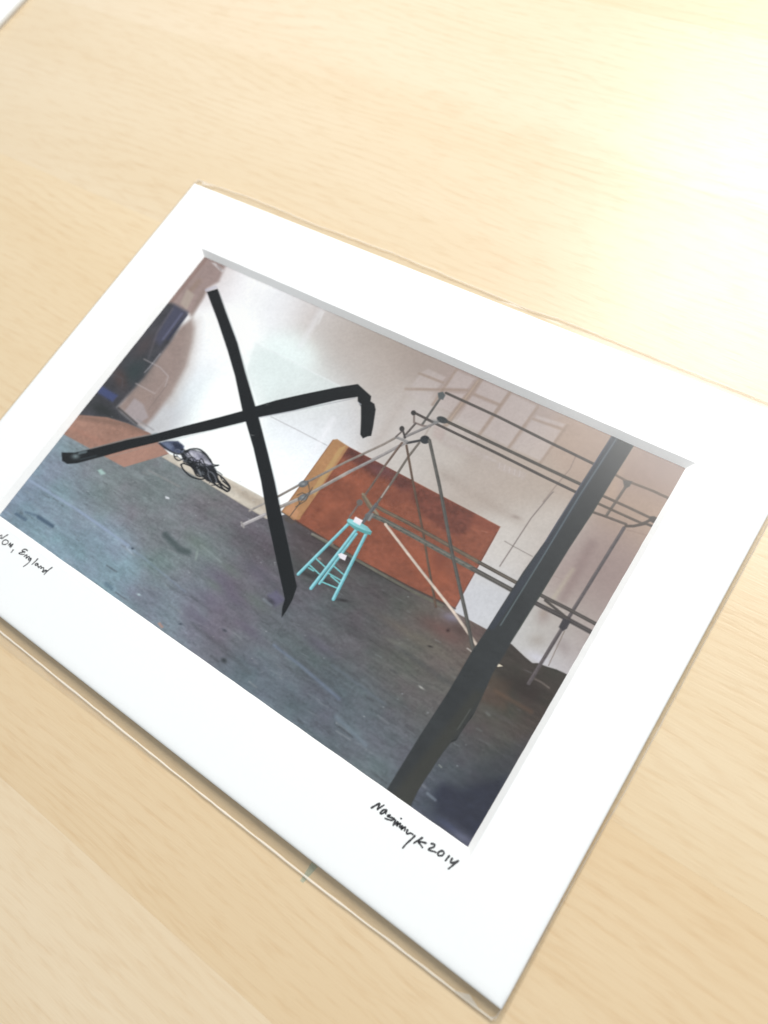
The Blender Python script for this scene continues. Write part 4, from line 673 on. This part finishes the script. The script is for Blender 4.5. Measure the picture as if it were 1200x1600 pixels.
SIGN = [[[51.43,-49.04],[51.86,-48.24],[52.36,-47.45],[52.48,-48.02],[52.59,-48.64],[52.86,-48.01],[53.24,-47.25]],[[54.21,-47.72],[53.71,-47.96],[53.46,-48.49],[53.45,-48.86],[53.69,-48.84],[54.01,-48.4],[54.22,-47.81],[54.38,-48.35]],[[55.26,-48.09],[54.87,-48.48],[55.31,-48.47],[55.92,-48.25],[56.28,-48.19],[56.08,-48.65],[55.39,-48.96],[54.74,-49.12]],[[56.62,-48.25],[56.66,-48.77],[56.76,-49.29]],[[57.38,-47.43],[57.43,-47.44]],[[56.95,-48.9],[57.06,-48.46],[57.23,-48.26],[57.33,-48.64],[57.41,-49.0],[57.5,-48.53],[57.73,-48.2],[57.84,-48.44],[57.91,-48.85]],[[58.11,-48.85],[58.22,-48.42],[58.4,-48.53],[58.51,-49.0],[58.65,-48.54],[58.9,-48.24],[59.04,-48.46],[59.11,-48.87]],[[59.55,-48.4],[59.62,-48.89],[59.94,-49.0],[60.3,-48.58],[60.85,-48.52]],[[61.28,-48.51],[61.07,-49.32],[60.68,-50.52],[60.49,-51.58]],[[62.66,-48.0],[62.22,-48.83],[61.8,-49.69]],[[63.73,-48.4],[62.99,-48.67],[62.36,-49.05],[62.94,-49.19],[63.58,-49.43]],[[64.64,-47.93],[65.03,-47.71],[65.33,-47.82],[65.24,-48.28],[64.8,-48.79],[64.75,-49.09],[65.15,-49.04],[65.72,-48.8],[66.18,-48.71]],[[67.03,-47.79],[66.64,-48.23],[66.57,-48.72],[66.94,-48.86],[67.39,-48.52],[67.52,-48.04],[67.2,-47.76],[66.87,-47.99]],[[68.56,-47.82],[68.46,-48.41],[68.4,-48.93]],[[69.25,-47.88],[69.27,-48.43],[69.49,-48.64],[69.86,-48.26],[70.31,-47.69]],[[70.39,-47.6],[70.08,-48.46],[69.8,-49.21],[69.59,-49.78]]]
INSC = [[[-62.09,-47.16],[-62.48,-47.95],[-62.79,-48.76],[-63.13,-48.56]],[[-63.46,-48.11],[-63.8,-48.39],[-63.79,-48.78],[-63.45,-48.98],[-63.15,-48.72],[-63.17,-48.33]],[[-61.52,-48.39],[-61.96,-48.83],[-61.91,-49.43],[-61.44,-49.7],[-60.81,-49.4],[-60.46,-48.82],[-60.65,-48.39],[-61.3,-48.37]],[[-59.84,-49.05],[-59.82,-48.46],[-59.58,-48.57],[-59.22,-49.24],[-59.16,-48.62],[-58.95,-48.22],[-58.85,-48.74],[-58.86,-49.23]],[[-57.79,-49.3],[-57.75,-49.71],[-57.78,-50.11]],[[-54.13,-47.54],[-54.69,-47.47],[-55.28,-47.8],[-55.4,-48.3],[-54.85,-48.23],[-54.4,-48.07],[-55.21,-48.67],[-55.76,-49.16],[-55.3,-49.19],[-54.57,-48.88],[-54.17,-48.61]],[[-53.78,-49.05],[-53.57,-48.46],[-53.27,-48.53],[-52.99,-49.18],[-52.79,-48.64],[-52.57,-48.37],[-52.33,-48.62]],[[-51.64,-48.51],[-52.19,-48.63],[-52.22,-49.03],[-51.87,-49.07],[-51.59,-48.63],[-51.5,-49.14],[-51.66,-50.08],[-52.07,-51.07]],[[-50.05,-47.62],[-50.17,-48.53],[-50.41,-49.51]],[[-49.06,-48.56],[-49.58,-48.76],[-49.6,-49.11],[-49.18,-49.1],[-48.96,-48.6],[-48.68,-49.01],[-48.28,-49.11]],[[-48.19,-49.2],[-48.06,-48.66],[-47.75,-48.67],[-47.52,-49.09],[-47.3,-48.65],[-46.94,-48.58],[-46.71,-49.01]],[[-45.72,-48.68],[-46.34,-48.89],[-46.64,-49.44],[-46.17,-49.31],[-45.8,-48.72]],[[-45.01,-47.35],[-45.36,-48.2],[-45.55,-49.1],[-45.63,-49.74]]]

GAIN = 1.32          # light falling on the print, used to turn seen tones into pigment
X0, X1, Y0, Y1, STEP = -71.5, 72.5, -46.5, 46.0, 0.16
nu, nv = int((X1 - X0) / STEP) + 1, int((Y1 - Y0) / STEP) + 1
ug = X0 + np.arange(nu) * STEP
vg = Y0 + np.arange(nv) * STEP
UU, VV = np.meshgrid(ug, vg)
rng = np.random.default_rng(11)

def vnoise(cx, cy, seed):
    """smooth value noise, cell size cx by cy millimetres"""
    r = np.random.default_rng(seed)
    gx, gy = int((X1 - X0) / cx) + 3, int((Y1 - Y0) / cy) + 3
    g = r.random((gy, gx))
    fx, fy = (ug - X0) / cx, (vg - Y0) / cy
    ix, iy = fx.astype(int), fy.astype(int)
    tx, ty = fx - ix, fy - iy
    tx = tx * tx * (3 - 2 * tx); ty = (ty * ty * (3 - 2 * ty))[:, None]
    a = g[iy][:, ix] * (1 - tx) + g[iy][:, ix + 1] * tx
    b = g[iy + 1][:, ix] * (1 - tx) + g[iy + 1][:, ix + 1] * tx
    return a * (1 - ty) + b * ty - 0.5

def fbm(cx, cy, seed, n=4):
    s, a, tot = 0, 1.0, 0
    for k in range(n):
        s = s + a * vnoise(cx / 2 ** k, cy / 2 ** k, seed + k); tot += a; a *= 0.6
    return s / tot * 2

def field(ctrl, sig):
    num = np.zeros((*UU.shape, 3)); den = np.zeros(UU.shape)
    for x, y, r, g, b in ctrl:
        d2 = (UU - x) ** 2 + (VV - y) ** 2
        w = np.exp(-d2 / (2 * sig * sig)) + 1e-3 / (1 + d2 / 60)
        num += w[..., None] * np.array([r, g, b]); den += w
    return num / den[..., None]

IMG = field(WALL, 5.0)
IMG += 12 * np.clip((IMG - 205) / 30, 0, 1)
PARTS = ['printed_wall', 'printed_floor', 'shelves', 'floor_sheet', 'cables', 'red_board', 'scaffold', 'stool', 'post', 'cross']
NAMES = {'shelves': 'printed_shelves', 'floor_sheet': 'printed_floor_sheet', 'cables': 'printed_cables', 'red_board': 'printed_red_board', 'scaffold': 'printed_scaffold', 'stool': 'printed_stool', 'post': 'printed_post', 'cross': 'printed_black_cross'}
ID = np.zeros(UU.shape, np.int32)
TEXN = fbm(5, 3, 90, 5)
TEXF = fbm(0.8, 0.6, 95, 2)

def window(pts, pad):
    p = np.asarray(pts)
    i0 = max(0, int((p[:, 0].min() - pad - X0) / STEP)); i1 = min(nu, int((p[:, 0].max() + pad - X0) / STEP) + 2)
    j0 = max(0, int((p[:, 1].min() - pad - Y0) / STEP)); j1 = min(nv, int((p[:, 1].max() + pad - Y0) / STEP) + 2)
    return slice(j0, max(j0, j1)), slice(i0, max(i0, i1))

def seg_dist(U, V, a, b):
    dx, dy = b[0] - a[0], b[1] - a[1]; L2 = dx * dx + dy * dy + 1e-12
    t = np.clip(((U - a[0]) * dx + (V - a[1]) * dy) / L2, 0, 1)
    return np.hypot(U - a[0] - t * dx, V - a[1] - t * dy)

def poly_sd(U, V, pts):
    inside = np.zeros(U.shape, bool); d = np.full(U.shape, 1e9)
    n = len(pts)
    for k in range(n):
        a, b = pts[k], pts[(k + 1) % n]
        d = np.minimum(d, seg_dist(U, V, a, b))
        if a[1] != b[1]:
            c = (a[1] > V) != (b[1] > V)
            inside ^= c & (U < (b[0] - a[0]) * (V - a[1]) / (b[1] - a[1]) + a[0])
    return np.where(inside, -d, d)

def smooth(x):
    x = np.clip(x, 0, 1); return x * x * (3 - 2 * x)

def put(sl, cov, col, part, tex):
    if part and part[0] == '@': cov = cov * (ID[sl] == PARTS.index(part[1:]))   # stays inside that shape
    c = np.array(col, float) * np.ones((*cov.shape, 3))
    if tex: c = c * (1 + tex * (1.3 * TEXN[sl] + 0.8 * TEXF[sl]))[..., None]
    IMG[sl] = IMG[sl] * (1 - cov[..., None]) + c * cov[..., None]
    if part and part[0] != '@': ID[sl] = np.where(cov > 0.5, PARTS.index(part), ID[sl])

def paint(ops):
    for o in ops:
        kind, pts, col, soft, alpha, part, tex = o[:7]
        if kind == 'B':
            c, e1, e2 = np.array(pts)
            A = np.linalg.inv(np.stack([e1 - c, e2 - c], 1))
            r = 1.0 if soft > 1.5 else 2.2
            e = np.abs(e1 - c) + np.abs(e2 - c)
            sl = window([c - e, c + e], r * e.max() * 0.6 + 0.4)
            q = np.stack([UU[sl] - c[0], VV[sl] - c[1]], -1) @ A.T
            d = np.sqrt((q ** 2).sum(-1))
            cov = np.exp(-(d ** 2) * 1.0) if soft <= 1.5 else 1 - smooth((d - 1 + 0.9 / soft) / (1.8 / soft))
            put(sl, cov * alpha, col, part, tex)
            continue
        h = max(soft, 0.09)
        if kind == 'P':
            sl = window(pts, h); d = poly_sd(UU[sl], VV[sl], pts)
        else:
            sl = window(pts, h + o[7]); d = np.full(UU[sl].shape, 1e9)
            for a, b in zip(pts[:-1], pts[1:]): d = np.minimum(d, seg_dist(UU[sl], VV[sl], a, b))
            d = d - o[7] / 2
        put(sl, (1 - smooth((d + h) / (2 * h))) * alpha, col, part, tex)

paint(BACK)
IMG *= (1 + 0.012 * fbm(9, 6, 20) + 0.010 * fbm(1.5, 1.5, 24, 3))[..., None]
fl = field(FLOOR, 5.5)
fl = (fl.mean(-1, keepdims=True) * 0.36 + fl * 0.64) * (1.10 + 0.05 * np.clip((UU + 40) / 50, 0, 1))[..., None]
streak = fbm(16, 1.6, 40, 4); patch = fbm(9, 5, 44, 4); fine = fbm(2.2, 0.5, 48, 3); grit = fbm(0.5, 0.4, 52, 2)
hue = fbm(12, 7, 56, 3)
fl = fl * (1 + 0.09 * streak + 0.07 * patch + 0.10 * fine + 0.07 * grit)[..., None]
fl = fl + hue[..., None] * np.array([3, -1.5, 2]) + fbm(7, 5, 60, 3)[..., None] * np.array([-3, 4, 1])
sl = (slice(0, nv), slice(0, nu))
cov = 1 - smooth((poly_sd(UU, VV, FPOLY) + 0.12) / 0.24)
IMG = IMG * (1 - cov[..., None]) + fl * cov[..., None]
ID = np.where(cov > 0.5, 1, ID)
paint([['L', [[a, b], [a + r * 1.2, b + r * 0.2]], (176, 182, 186), 0.1, 0.6, None, 0, r] for a, b, r in SPECKS])
sr = np.random.default_rng(21)
for k in range(420):          # scuffs and scratches of the printed floor, flatter and smaller towards the wall
    a, b = sr.uniform(-70, 71), sr.uniform(-45, 2)
    q = 0.25 + 0.75 * (2 - b) / 47
    ln, tone = sr.uniform(0.5, 4.0) * q, sr.random()
    cc = (150, 156, 160) if tone > 0.55 else (58, 60, 64)
    paint([['L', [[a, b], [a + ln, b + sr.uniform(-0.12, 0.12) * ln]], cc, sr.uniform(0.1, 0.35), sr.uniform(0.10, 0.38), '@printed_floor', 0, sr.uniform(0.06, 0.5) * q]])
paint(FORE)
IMG *= (1 + 0.028 * fbm(0.45, 0.45, 70, 2) + 0.010 * fbm(3, 3, 74, 3))[..., None]
# camera glare that lifts the blacks is painted into the ink tones; pigment = tone / light
pig = np.clip(lin(np.clip(IMG, 3, 253)) / (GAIN * (1 + 0.003 * VV))[..., None] * 1.03 - 0.004, 0.004, 0.93)

# ------------------------------------------------------------------ the matted print
ZP, ZT = 1.8 * MM, 3.2 * MM
piece = empty('matted_print')
piece['label'] = 'white matted colour photograph of a blue stool and black cross, lying on the birch table'
piece['category'] = 'print'
bevelled_box('backing_board', -88.8 * MM, 88.8 * MM, -63.4 * MM, 63.4 * MM, 0.84 * MM, 1.66 * MM, BACKING, piece, 0.0001)
sheet = bevelled_box('photograph', -76.2 * MM, 76.2 * MM, -50.8 * MM, 50.8 * MM, 1.67 * MM, 1.775 * MM, CARD, piece)

def picture_part(name, pid):
    m = (ID[:-1, :-1] == pid)
    if not m.any(): return
    jj, ii = np.nonzero(m)
    quad = np.stack([jj * nu + ii, jj * nu + ii + 1, (jj + 1) * nu + ii + 1, (jj + 1) * nu + ii], 1)
    used, inv = np.unique(quad, return_inverse=True)
    inv = inv.reshape(quad.shape).astype(np.int32)
    co = np.stack([UU.ravel()[used] * MM, VV.ravel()[used] * MM, np.full(len(used), ZP)], 1).astype(np.float32)
    me = bpy.data.meshes.new(name)
    me.vertices.add(len(used)); me.vertices.foreach_set('co', co.ravel())
    me.loops.add(inv.size); me.loops.foreach_set('vertex_index', inv.ravel())
    me.polygons.add(len(inv)); me.polygons.foreach_set('loop_start', np.arange(len(inv), dtype=np.int32) * 4)
    me.update(calc_edges=True)
    at = me.color_attributes.new('ink', 'FLOAT_COLOR', 'POINT')
    rgba = np.ones((len(used), 4), np.float32); rgba[:, :3] = pig.reshape(-1, 3)[used]
    at.data.foreach_set('color', rgba.ravel())
    me.materials.append(PHOTO)
    o = bpy.data.objects.new(name, me); COL.objects.link(o); o.parent = sheet
    return o
for k, nme in enumerate(PARTS):
    picture_part(NAMES.get(nme, nme), k)

# mat board: flat face, rounded outer edge, 45 degree window cut
def rect(x0, x1, y0, y1, z): return [(x0 * MM, y0 * MM, z), (x1 * MM, y0 * MM, z), (x1 * MM, y1 * MM, z), (x0 * MM, y1 * MM, z)]
WX0, WX1, WY0, WY1 = -70.9, 71.9, -46.1, 45.3
def ring_strip(rings, closed=False):
    v, f = [], []
    for r in rings: v += r
    n = len(rings)
    for k in range(n - 1 if not closed else n):
        for i in range(4):
            a, b = k * 4 + i, k * 4 + (i + 1) % 4
            c, d = ((k + 1) % n) * 4 + (i + 1) % 4, ((k + 1) % n) * 4 + i
            f.append((a, b, c, d))
    return v, f
OX, OY = 88.9, 63.5
def wobble(n):
    """outline of the mat window with the tiny unevenness of a knife cut"""
    r = random.Random(5); pts = []
    cs = [(WX0, WY0), (WX1, WY0), (WX1, WY1), (WX0, WY1)]
    for i in range(4):
        a, b = cs[i], cs[(i + 1) % 4]
        for k in range(n):
            t = k / n
            j = 0 if k == 0 else r.uniform(-0.035, 0.035)
            dx, dy = b[0] - a[0], b[1] - a[1]; L = math.hypot(dx, dy)
            pts.append((a[0] + dx * t - dy / L * j, a[1] + dy * t + dx / L * j))
    return pts
N = 40
cut = wobble(N)
outer = []
for i, (a, b) in enumerate((((-OX, -OY), (OX, -OY)), ((OX, -OY), (OX, OY)), ((OX, OY), (-OX, OY)), ((-OX, OY), (-OX, -OY)))):
    for k in range(N): outer.append((a[0] + (b[0] - a[0]) * k / N, a[1] + (b[1] - a[1]) * k / N))
def shrink(p, d): return (p[0] - math.copysign(d, p[0]) * (abs(abs(p[0]) - OX) < 1e-6), p[1] - math.copysign(d, p[1]) * (abs(abs(p[1]) - OY) < 1e-6))
prof = [(0.0, ZP + 0.00003), (0.0, ZT - 0.00042), (0.12, ZT - 0.00026), (0.40, ZT - 0.00014), (0.9, ZT - 0.00006), (1.6, ZT - 0.000015), (2.4, ZT)]
v = []
for inset_d, zz in prof:
    v += [(*[c * MM for c in shrink(p, inset_d)], zz) for p in outer]
v += [(p[0] * MM, p[1] * MM, ZT) for p in cut]
n4 = 4 * N
f = []
for ring in range(len(prof)):
    for i in range(n4):
        j = (i + 1) % n4
        f.append((ring * n4 + i, ring * n4 + j, (ring + 1) * n4 + j, (ring + 1) * n4 + i))
mat_board = obj('mat_board', v, f, MATBOARD, piece, True)
D = 1.38
def inset(p):
    cx, cy = (WX0 + WX1) / 2, (WY0 + WY1) / 2
    return (p[0] + D * (1 if p[0] < cx else -1) * (min(abs(p[0] - WX0), abs(p[0] - WX1)) < 0.2), p[1] + D * (1 if p[1] < cy else -1) * (min(abs(p[1] - WY0), abs(p[1] - WY1)) < 0.2))
v = [(p[0] * MM, p[1] * MM, ZT) for p in cut] + [(*[c * MM for c in inset(p)], ZP + 0.00003) for p in cut]
f = [(i, (i + 1) % n4, n4 + (i + 1) % n4, n4 + i) for i in range(n4)]
obj('window_bevel', v, f, CORE, mat_board)

def handwriting(name, strokes, w, z):
    v, f = [], []
    for s in strokes:
        # Catmull-Rom through the points of the stroke
        P = [Vector((p[0], p[1])) for p in s]; Q = []
        for k in range(len(P) - 1):
            p0, p1, p2, p3 = P[max(0, k - 1)], P[k], P[k + 1], P[min(len(P) - 1, k + 2)]
            for t in (0, .25, .5, .75):
                Q.append(0.5 * ((2 * p1) + (-p0 + p2) * t + (2 * p0 - 5 * p1 + 4 * p2 - p3) * t * t + (-p0 + 3 * p1 - 3 * p2 + p3) * t ** 3))
        Q.append(P[-1])
        b0 = len(v); m = len(Q)
        zz = z + 0.000002 * (len(f) % 7)
        for k, q in enumerate(Q):
            d = (Q[min(k + 1, m - 1)] - Q[max(k - 1, 0)]); d = d.normalized() if d.length > 1e-6 else Vector((1, 0))
            nrm = Vector((-d.y, d.x)); ww = w / 2 * (1.0 - 0.25 * (k / m)) * (1 + 0.12 * math.sin(k * 1.3))
            v.append(((q.x + nrm.x * ww) * MM, (q.y + nrm.y * ww) * MM, zz)); v.append(((q.x - nrm.x * ww) * MM, (q.y - nrm.y * ww) * MM, zz))
        for k in range(m - 1): f.append((b0 + 2 * k, b0 + 2 * k + 1, b0 + 2 * k + 3, b0 + 2 * k + 2))
        for q, d in ((Q[0], Q[0] - Q[1]), (Q[-1], Q[-1] - Q[-2])):   # round ends
            c0 = len(v); r = w / 2 * 0.92 if q is Q[0] else w / 2 * 0.75
            v.append((q.x * MM, q.y * MM, zz + 0.000001))
            for a in range(10): v.append(((q.x + r * math.cos(a * math.pi / 5)) * MM, (q.y + r * math.sin(a * math.pi / 5)) * MM, zz + 0.000001))
            for a in range(10): f.append((c0, c0 + 1 + a, c0 + 1 + (a + 1) % 10))
    return obj(name, v, f, INK, mat_board)
sg = handwriting('signature', SIGN, 0.42, ZT + 0.00002); sg['label'] = 'black handwritten signature and year below the window'
ins = handwriting('inscription', INSC, 0.34, ZT + 0.00002); ins['label'] = 'black handwritten place name below the window'

# ------------------------------------------------------------------ clear plastic sleeve round it
sleeve = empty('clear_sleeve')
sleeve['label'] = 'clear plastic sleeve wrapped round the matted photograph'
sleeve['category'] = 'sleeve'
SL, SR, SB, ST_ = -90.6, 89.8, -66.7, 66.1
def film_z(x, y):
    dx = max(abs(x) - OX, 0) if True else 0; dy = max(abs(y) - OY, 0)
    top = 3.30 + 0.05 * math.sin(x * 0.11 + y * 0.05) + 0.04 * math.sin(y * 0.17 - x * 0.03)
    mx = (SR - OX) if x > 0 else (-OX - SL); my = (ST_ - OY) if y > 0 else (-OY - SB)
    t = max(dx / mx, dy / my)
    t = min(1.0, t)
    return top * (1 - t ** 0.8) + 1.0 * t ** 0.8
xs = sorted(set([SL, SL + 0.4, SL + 0.8, -OX - 0.3, -OX + 0.1] + list(np.linspace(-88, 88, 60)) + [OX - 0.1, OX + 0.3, SR - 0.5, SR]))
ys = sorted(set([SB, SB + 0.5, SB + 1.0, SB + 1.6, SB + 2.2, SB + 2.8, -OY - 0.1, -OY + 0.2] + list(np.linspace(-62.5, 62.5, 44)) + [OY - 0.1, OY + 0.3, OY + 0.8, OY + 1.3, ST_]))
v = [(x * MM, y * MM, film_z(x, y) * MM) for y in ys for x in xs]
nx = len(xs)
f = [(j * nx + i, j * nx + i + 1, (j + 1) * nx + i + 1, (j + 1) * nx + i) for j in range(len(ys) - 1) for i in range(nx - 1)]
obj('front_film', v, f, FILM, sleeve, True)
obj('back_film', rect(SL, SR, SB, ST_, 0.76 * MM), [(0, 1, 2, 3)], FILM, sleeve)

def strip(name, pts, w, mat, z=0.4, h=0.25, jit=0.06, seed=1):
    """a low rounded bead of film along a polyline"""
    r = random.Random(seed); P = []
    for k in range(len(pts) - 1):
        a, b = pts[k], pts[k + 1]; n = max(2, int(math.hypot(b[0] - a[0], b[1] - a[1]) / 2.0))
        for i in range(n): P.append((a[0] + (b[0] - a[0]) * i / n, a[1] + (b[1] - a[1]) * i / n))
    P.append(pts[-1]); v, f = [], []
    for k, p in enumerate(P):
        q = P[min(k + 1, len(P) - 1)]; o_ = P[max(k - 1, 0)]
        d = Vector((q[0] - o_[0], q[1] - o_[1])).normalized(); nr = (-d.y, d.x)
        s = w * (1 + r.uniform(-0.25, 0.25)); j = r.uniform(-jit, jit)
        for t, zz in ((-1, 0), (-0.6, 0.75), (0, 1), (0.6, 0.75), (1, 0)):
            v.append(((p[0] + nr[0] * (t * s / 2 + j)) * MM, (p[1] + nr[1] * (t * s / 2 + j)) * MM, (z + h * zz) * MM))
    for k in range(len(P) - 1):
        for i in range(4): f.append((k * 5 + i, k * 5 + i + 1, (k + 1) * 5 + i + 1, (k + 1) * 5 + i))
    return obj(name, v, f, mat, sleeve, True)
strip('bottom_fold', [(-90.2, -66.55), (-48, -66.5), (12, -66.85), (50, -66.75), (88.4, -66.0)], 0.46, SEAM, 1.0, 0.3, 0.05, 2)  # milky sealed film; its white also carries the bright highlight along the fold
strip('top_seam', [(SL, ST_), (-70, 66.9), (-45, 66.4), (-20, 66.9), (5, 66.3), (20, 65.9), (28, 66.6), (60, 66.2), (SR, ST_)], 0.42, RIM, 1.0, 0.3, 0.08, 3)
strip('side_seam', [(SL, SB + 0.3), (SL - 0.1, -20), (SL, 20), (SL, ST_)], 0.34, RIM, 1.0, 0.25, 0.06, 4)
strip('side_seam', [(SR - 1.0, SB + 0.8), (SR, -20), (SR - 0.1, 20), (SR, ST_)], 0.24, RIM, 1.0, 0.2, 0.05, 5)
flap_o = [(-90, -68.9), (-60, -68.9), (-40, -68.6), (-15, -68.1), (4, -67.5), (14, -67.0)]
flap_i = [(-90, -66.9), (-60, -66.8), (-40, -66.8), (-15, -66.9), (4, -66.95), (14, -66.98)]
v = [(x * MM, y * MM, 1.05 * MM) for x, y in flap_o] + [(x * MM, y * MM, 1.15 * MM) for x, y in flap_i]
obj('flap', v, [(i, i + 1, 6 + i + 1, 6 + i) for i in range(5)], FLAP, sleeve)
# a pinched crease near the lower right corner, its glint painted milky white, and the curl at the very corner
obj('crease', [(80.2 * MM, -66.3 * MM, 1.22 * MM), (85.9 * MM, -66.0 * MM, 1.26 * MM), (83.2 * MM, -64.9 * MM, 2.0 * MM)], [(0, 1, 2)], SEAM, sleeve)
obj('crease', [(87.3 * MM, -66.0 * MM, 1.22 * MM), (88.5 * MM, -65.9 * MM, 1.22 * MM), (88.7 * MM, -65.0 * MM, 1.9 * MM), (88.2 * MM, -65.5 * MM, 1.6 * MM)], [(0, 1, 2, 3)], SEAM, sleeve)
for a, b, c in (((13.0, 64.3, 2.6), (21.0, 64.6, 2.4), (16.5, 65.6, 1.5)), ((25.0, 64.2, 2.7), (30.5, 64.4, 2.6), (28.5, 65.3, 1.7)), ((-87.0, 64.4, 2.2), (-83.0, 65.9, 1.4), (-88.5, 65.9, 1.3))):
    obj('crease', [tuple(q * MM for q in p) for p in (a, b, c)], [(0, 1, 2)], RIM, sleeve)  # top edge creases, their glints put in as pale film colour
v = []
for k in range(9):
    t = k / 8; y = -64.0 - 4.0 * t; wd = 0.75 * (1 - 0.5 * t); x = 47.2 - 0.4 * t
    z = 0.80
    v += [((x - wd) * MM, y * MM, z * MM), ((x + wd) * MM, y * MM, z * MM)]
tm = obj('teal_mark', v, [(2 * k, 2 * k + 1, 2 * k + 3, 2 * k + 2) for k in range(8)], TEAL, sleeve)
tm['label'] = 'small teal smudge at the lower fold'

# ------------------------------------------------------------------ the white card whose corner shows at the far left
card = empty('mat_card', (-0.302, 0.115, TZ))
card['label'] = 'white card at the far left, only its edge in view'
card['category'] = 'card'
bevelled_box('face_sheet', -0.0895, 0.0895, -0.0635, 0.0635, 0.0011, 0.0024, CARD, card, 0.0001)
bevelled_box('backing_sheet', -0.0892, 0.0892, -0.0632, 0.0632, 0.00005, 0.00109, BACKING, card, 0.0001)
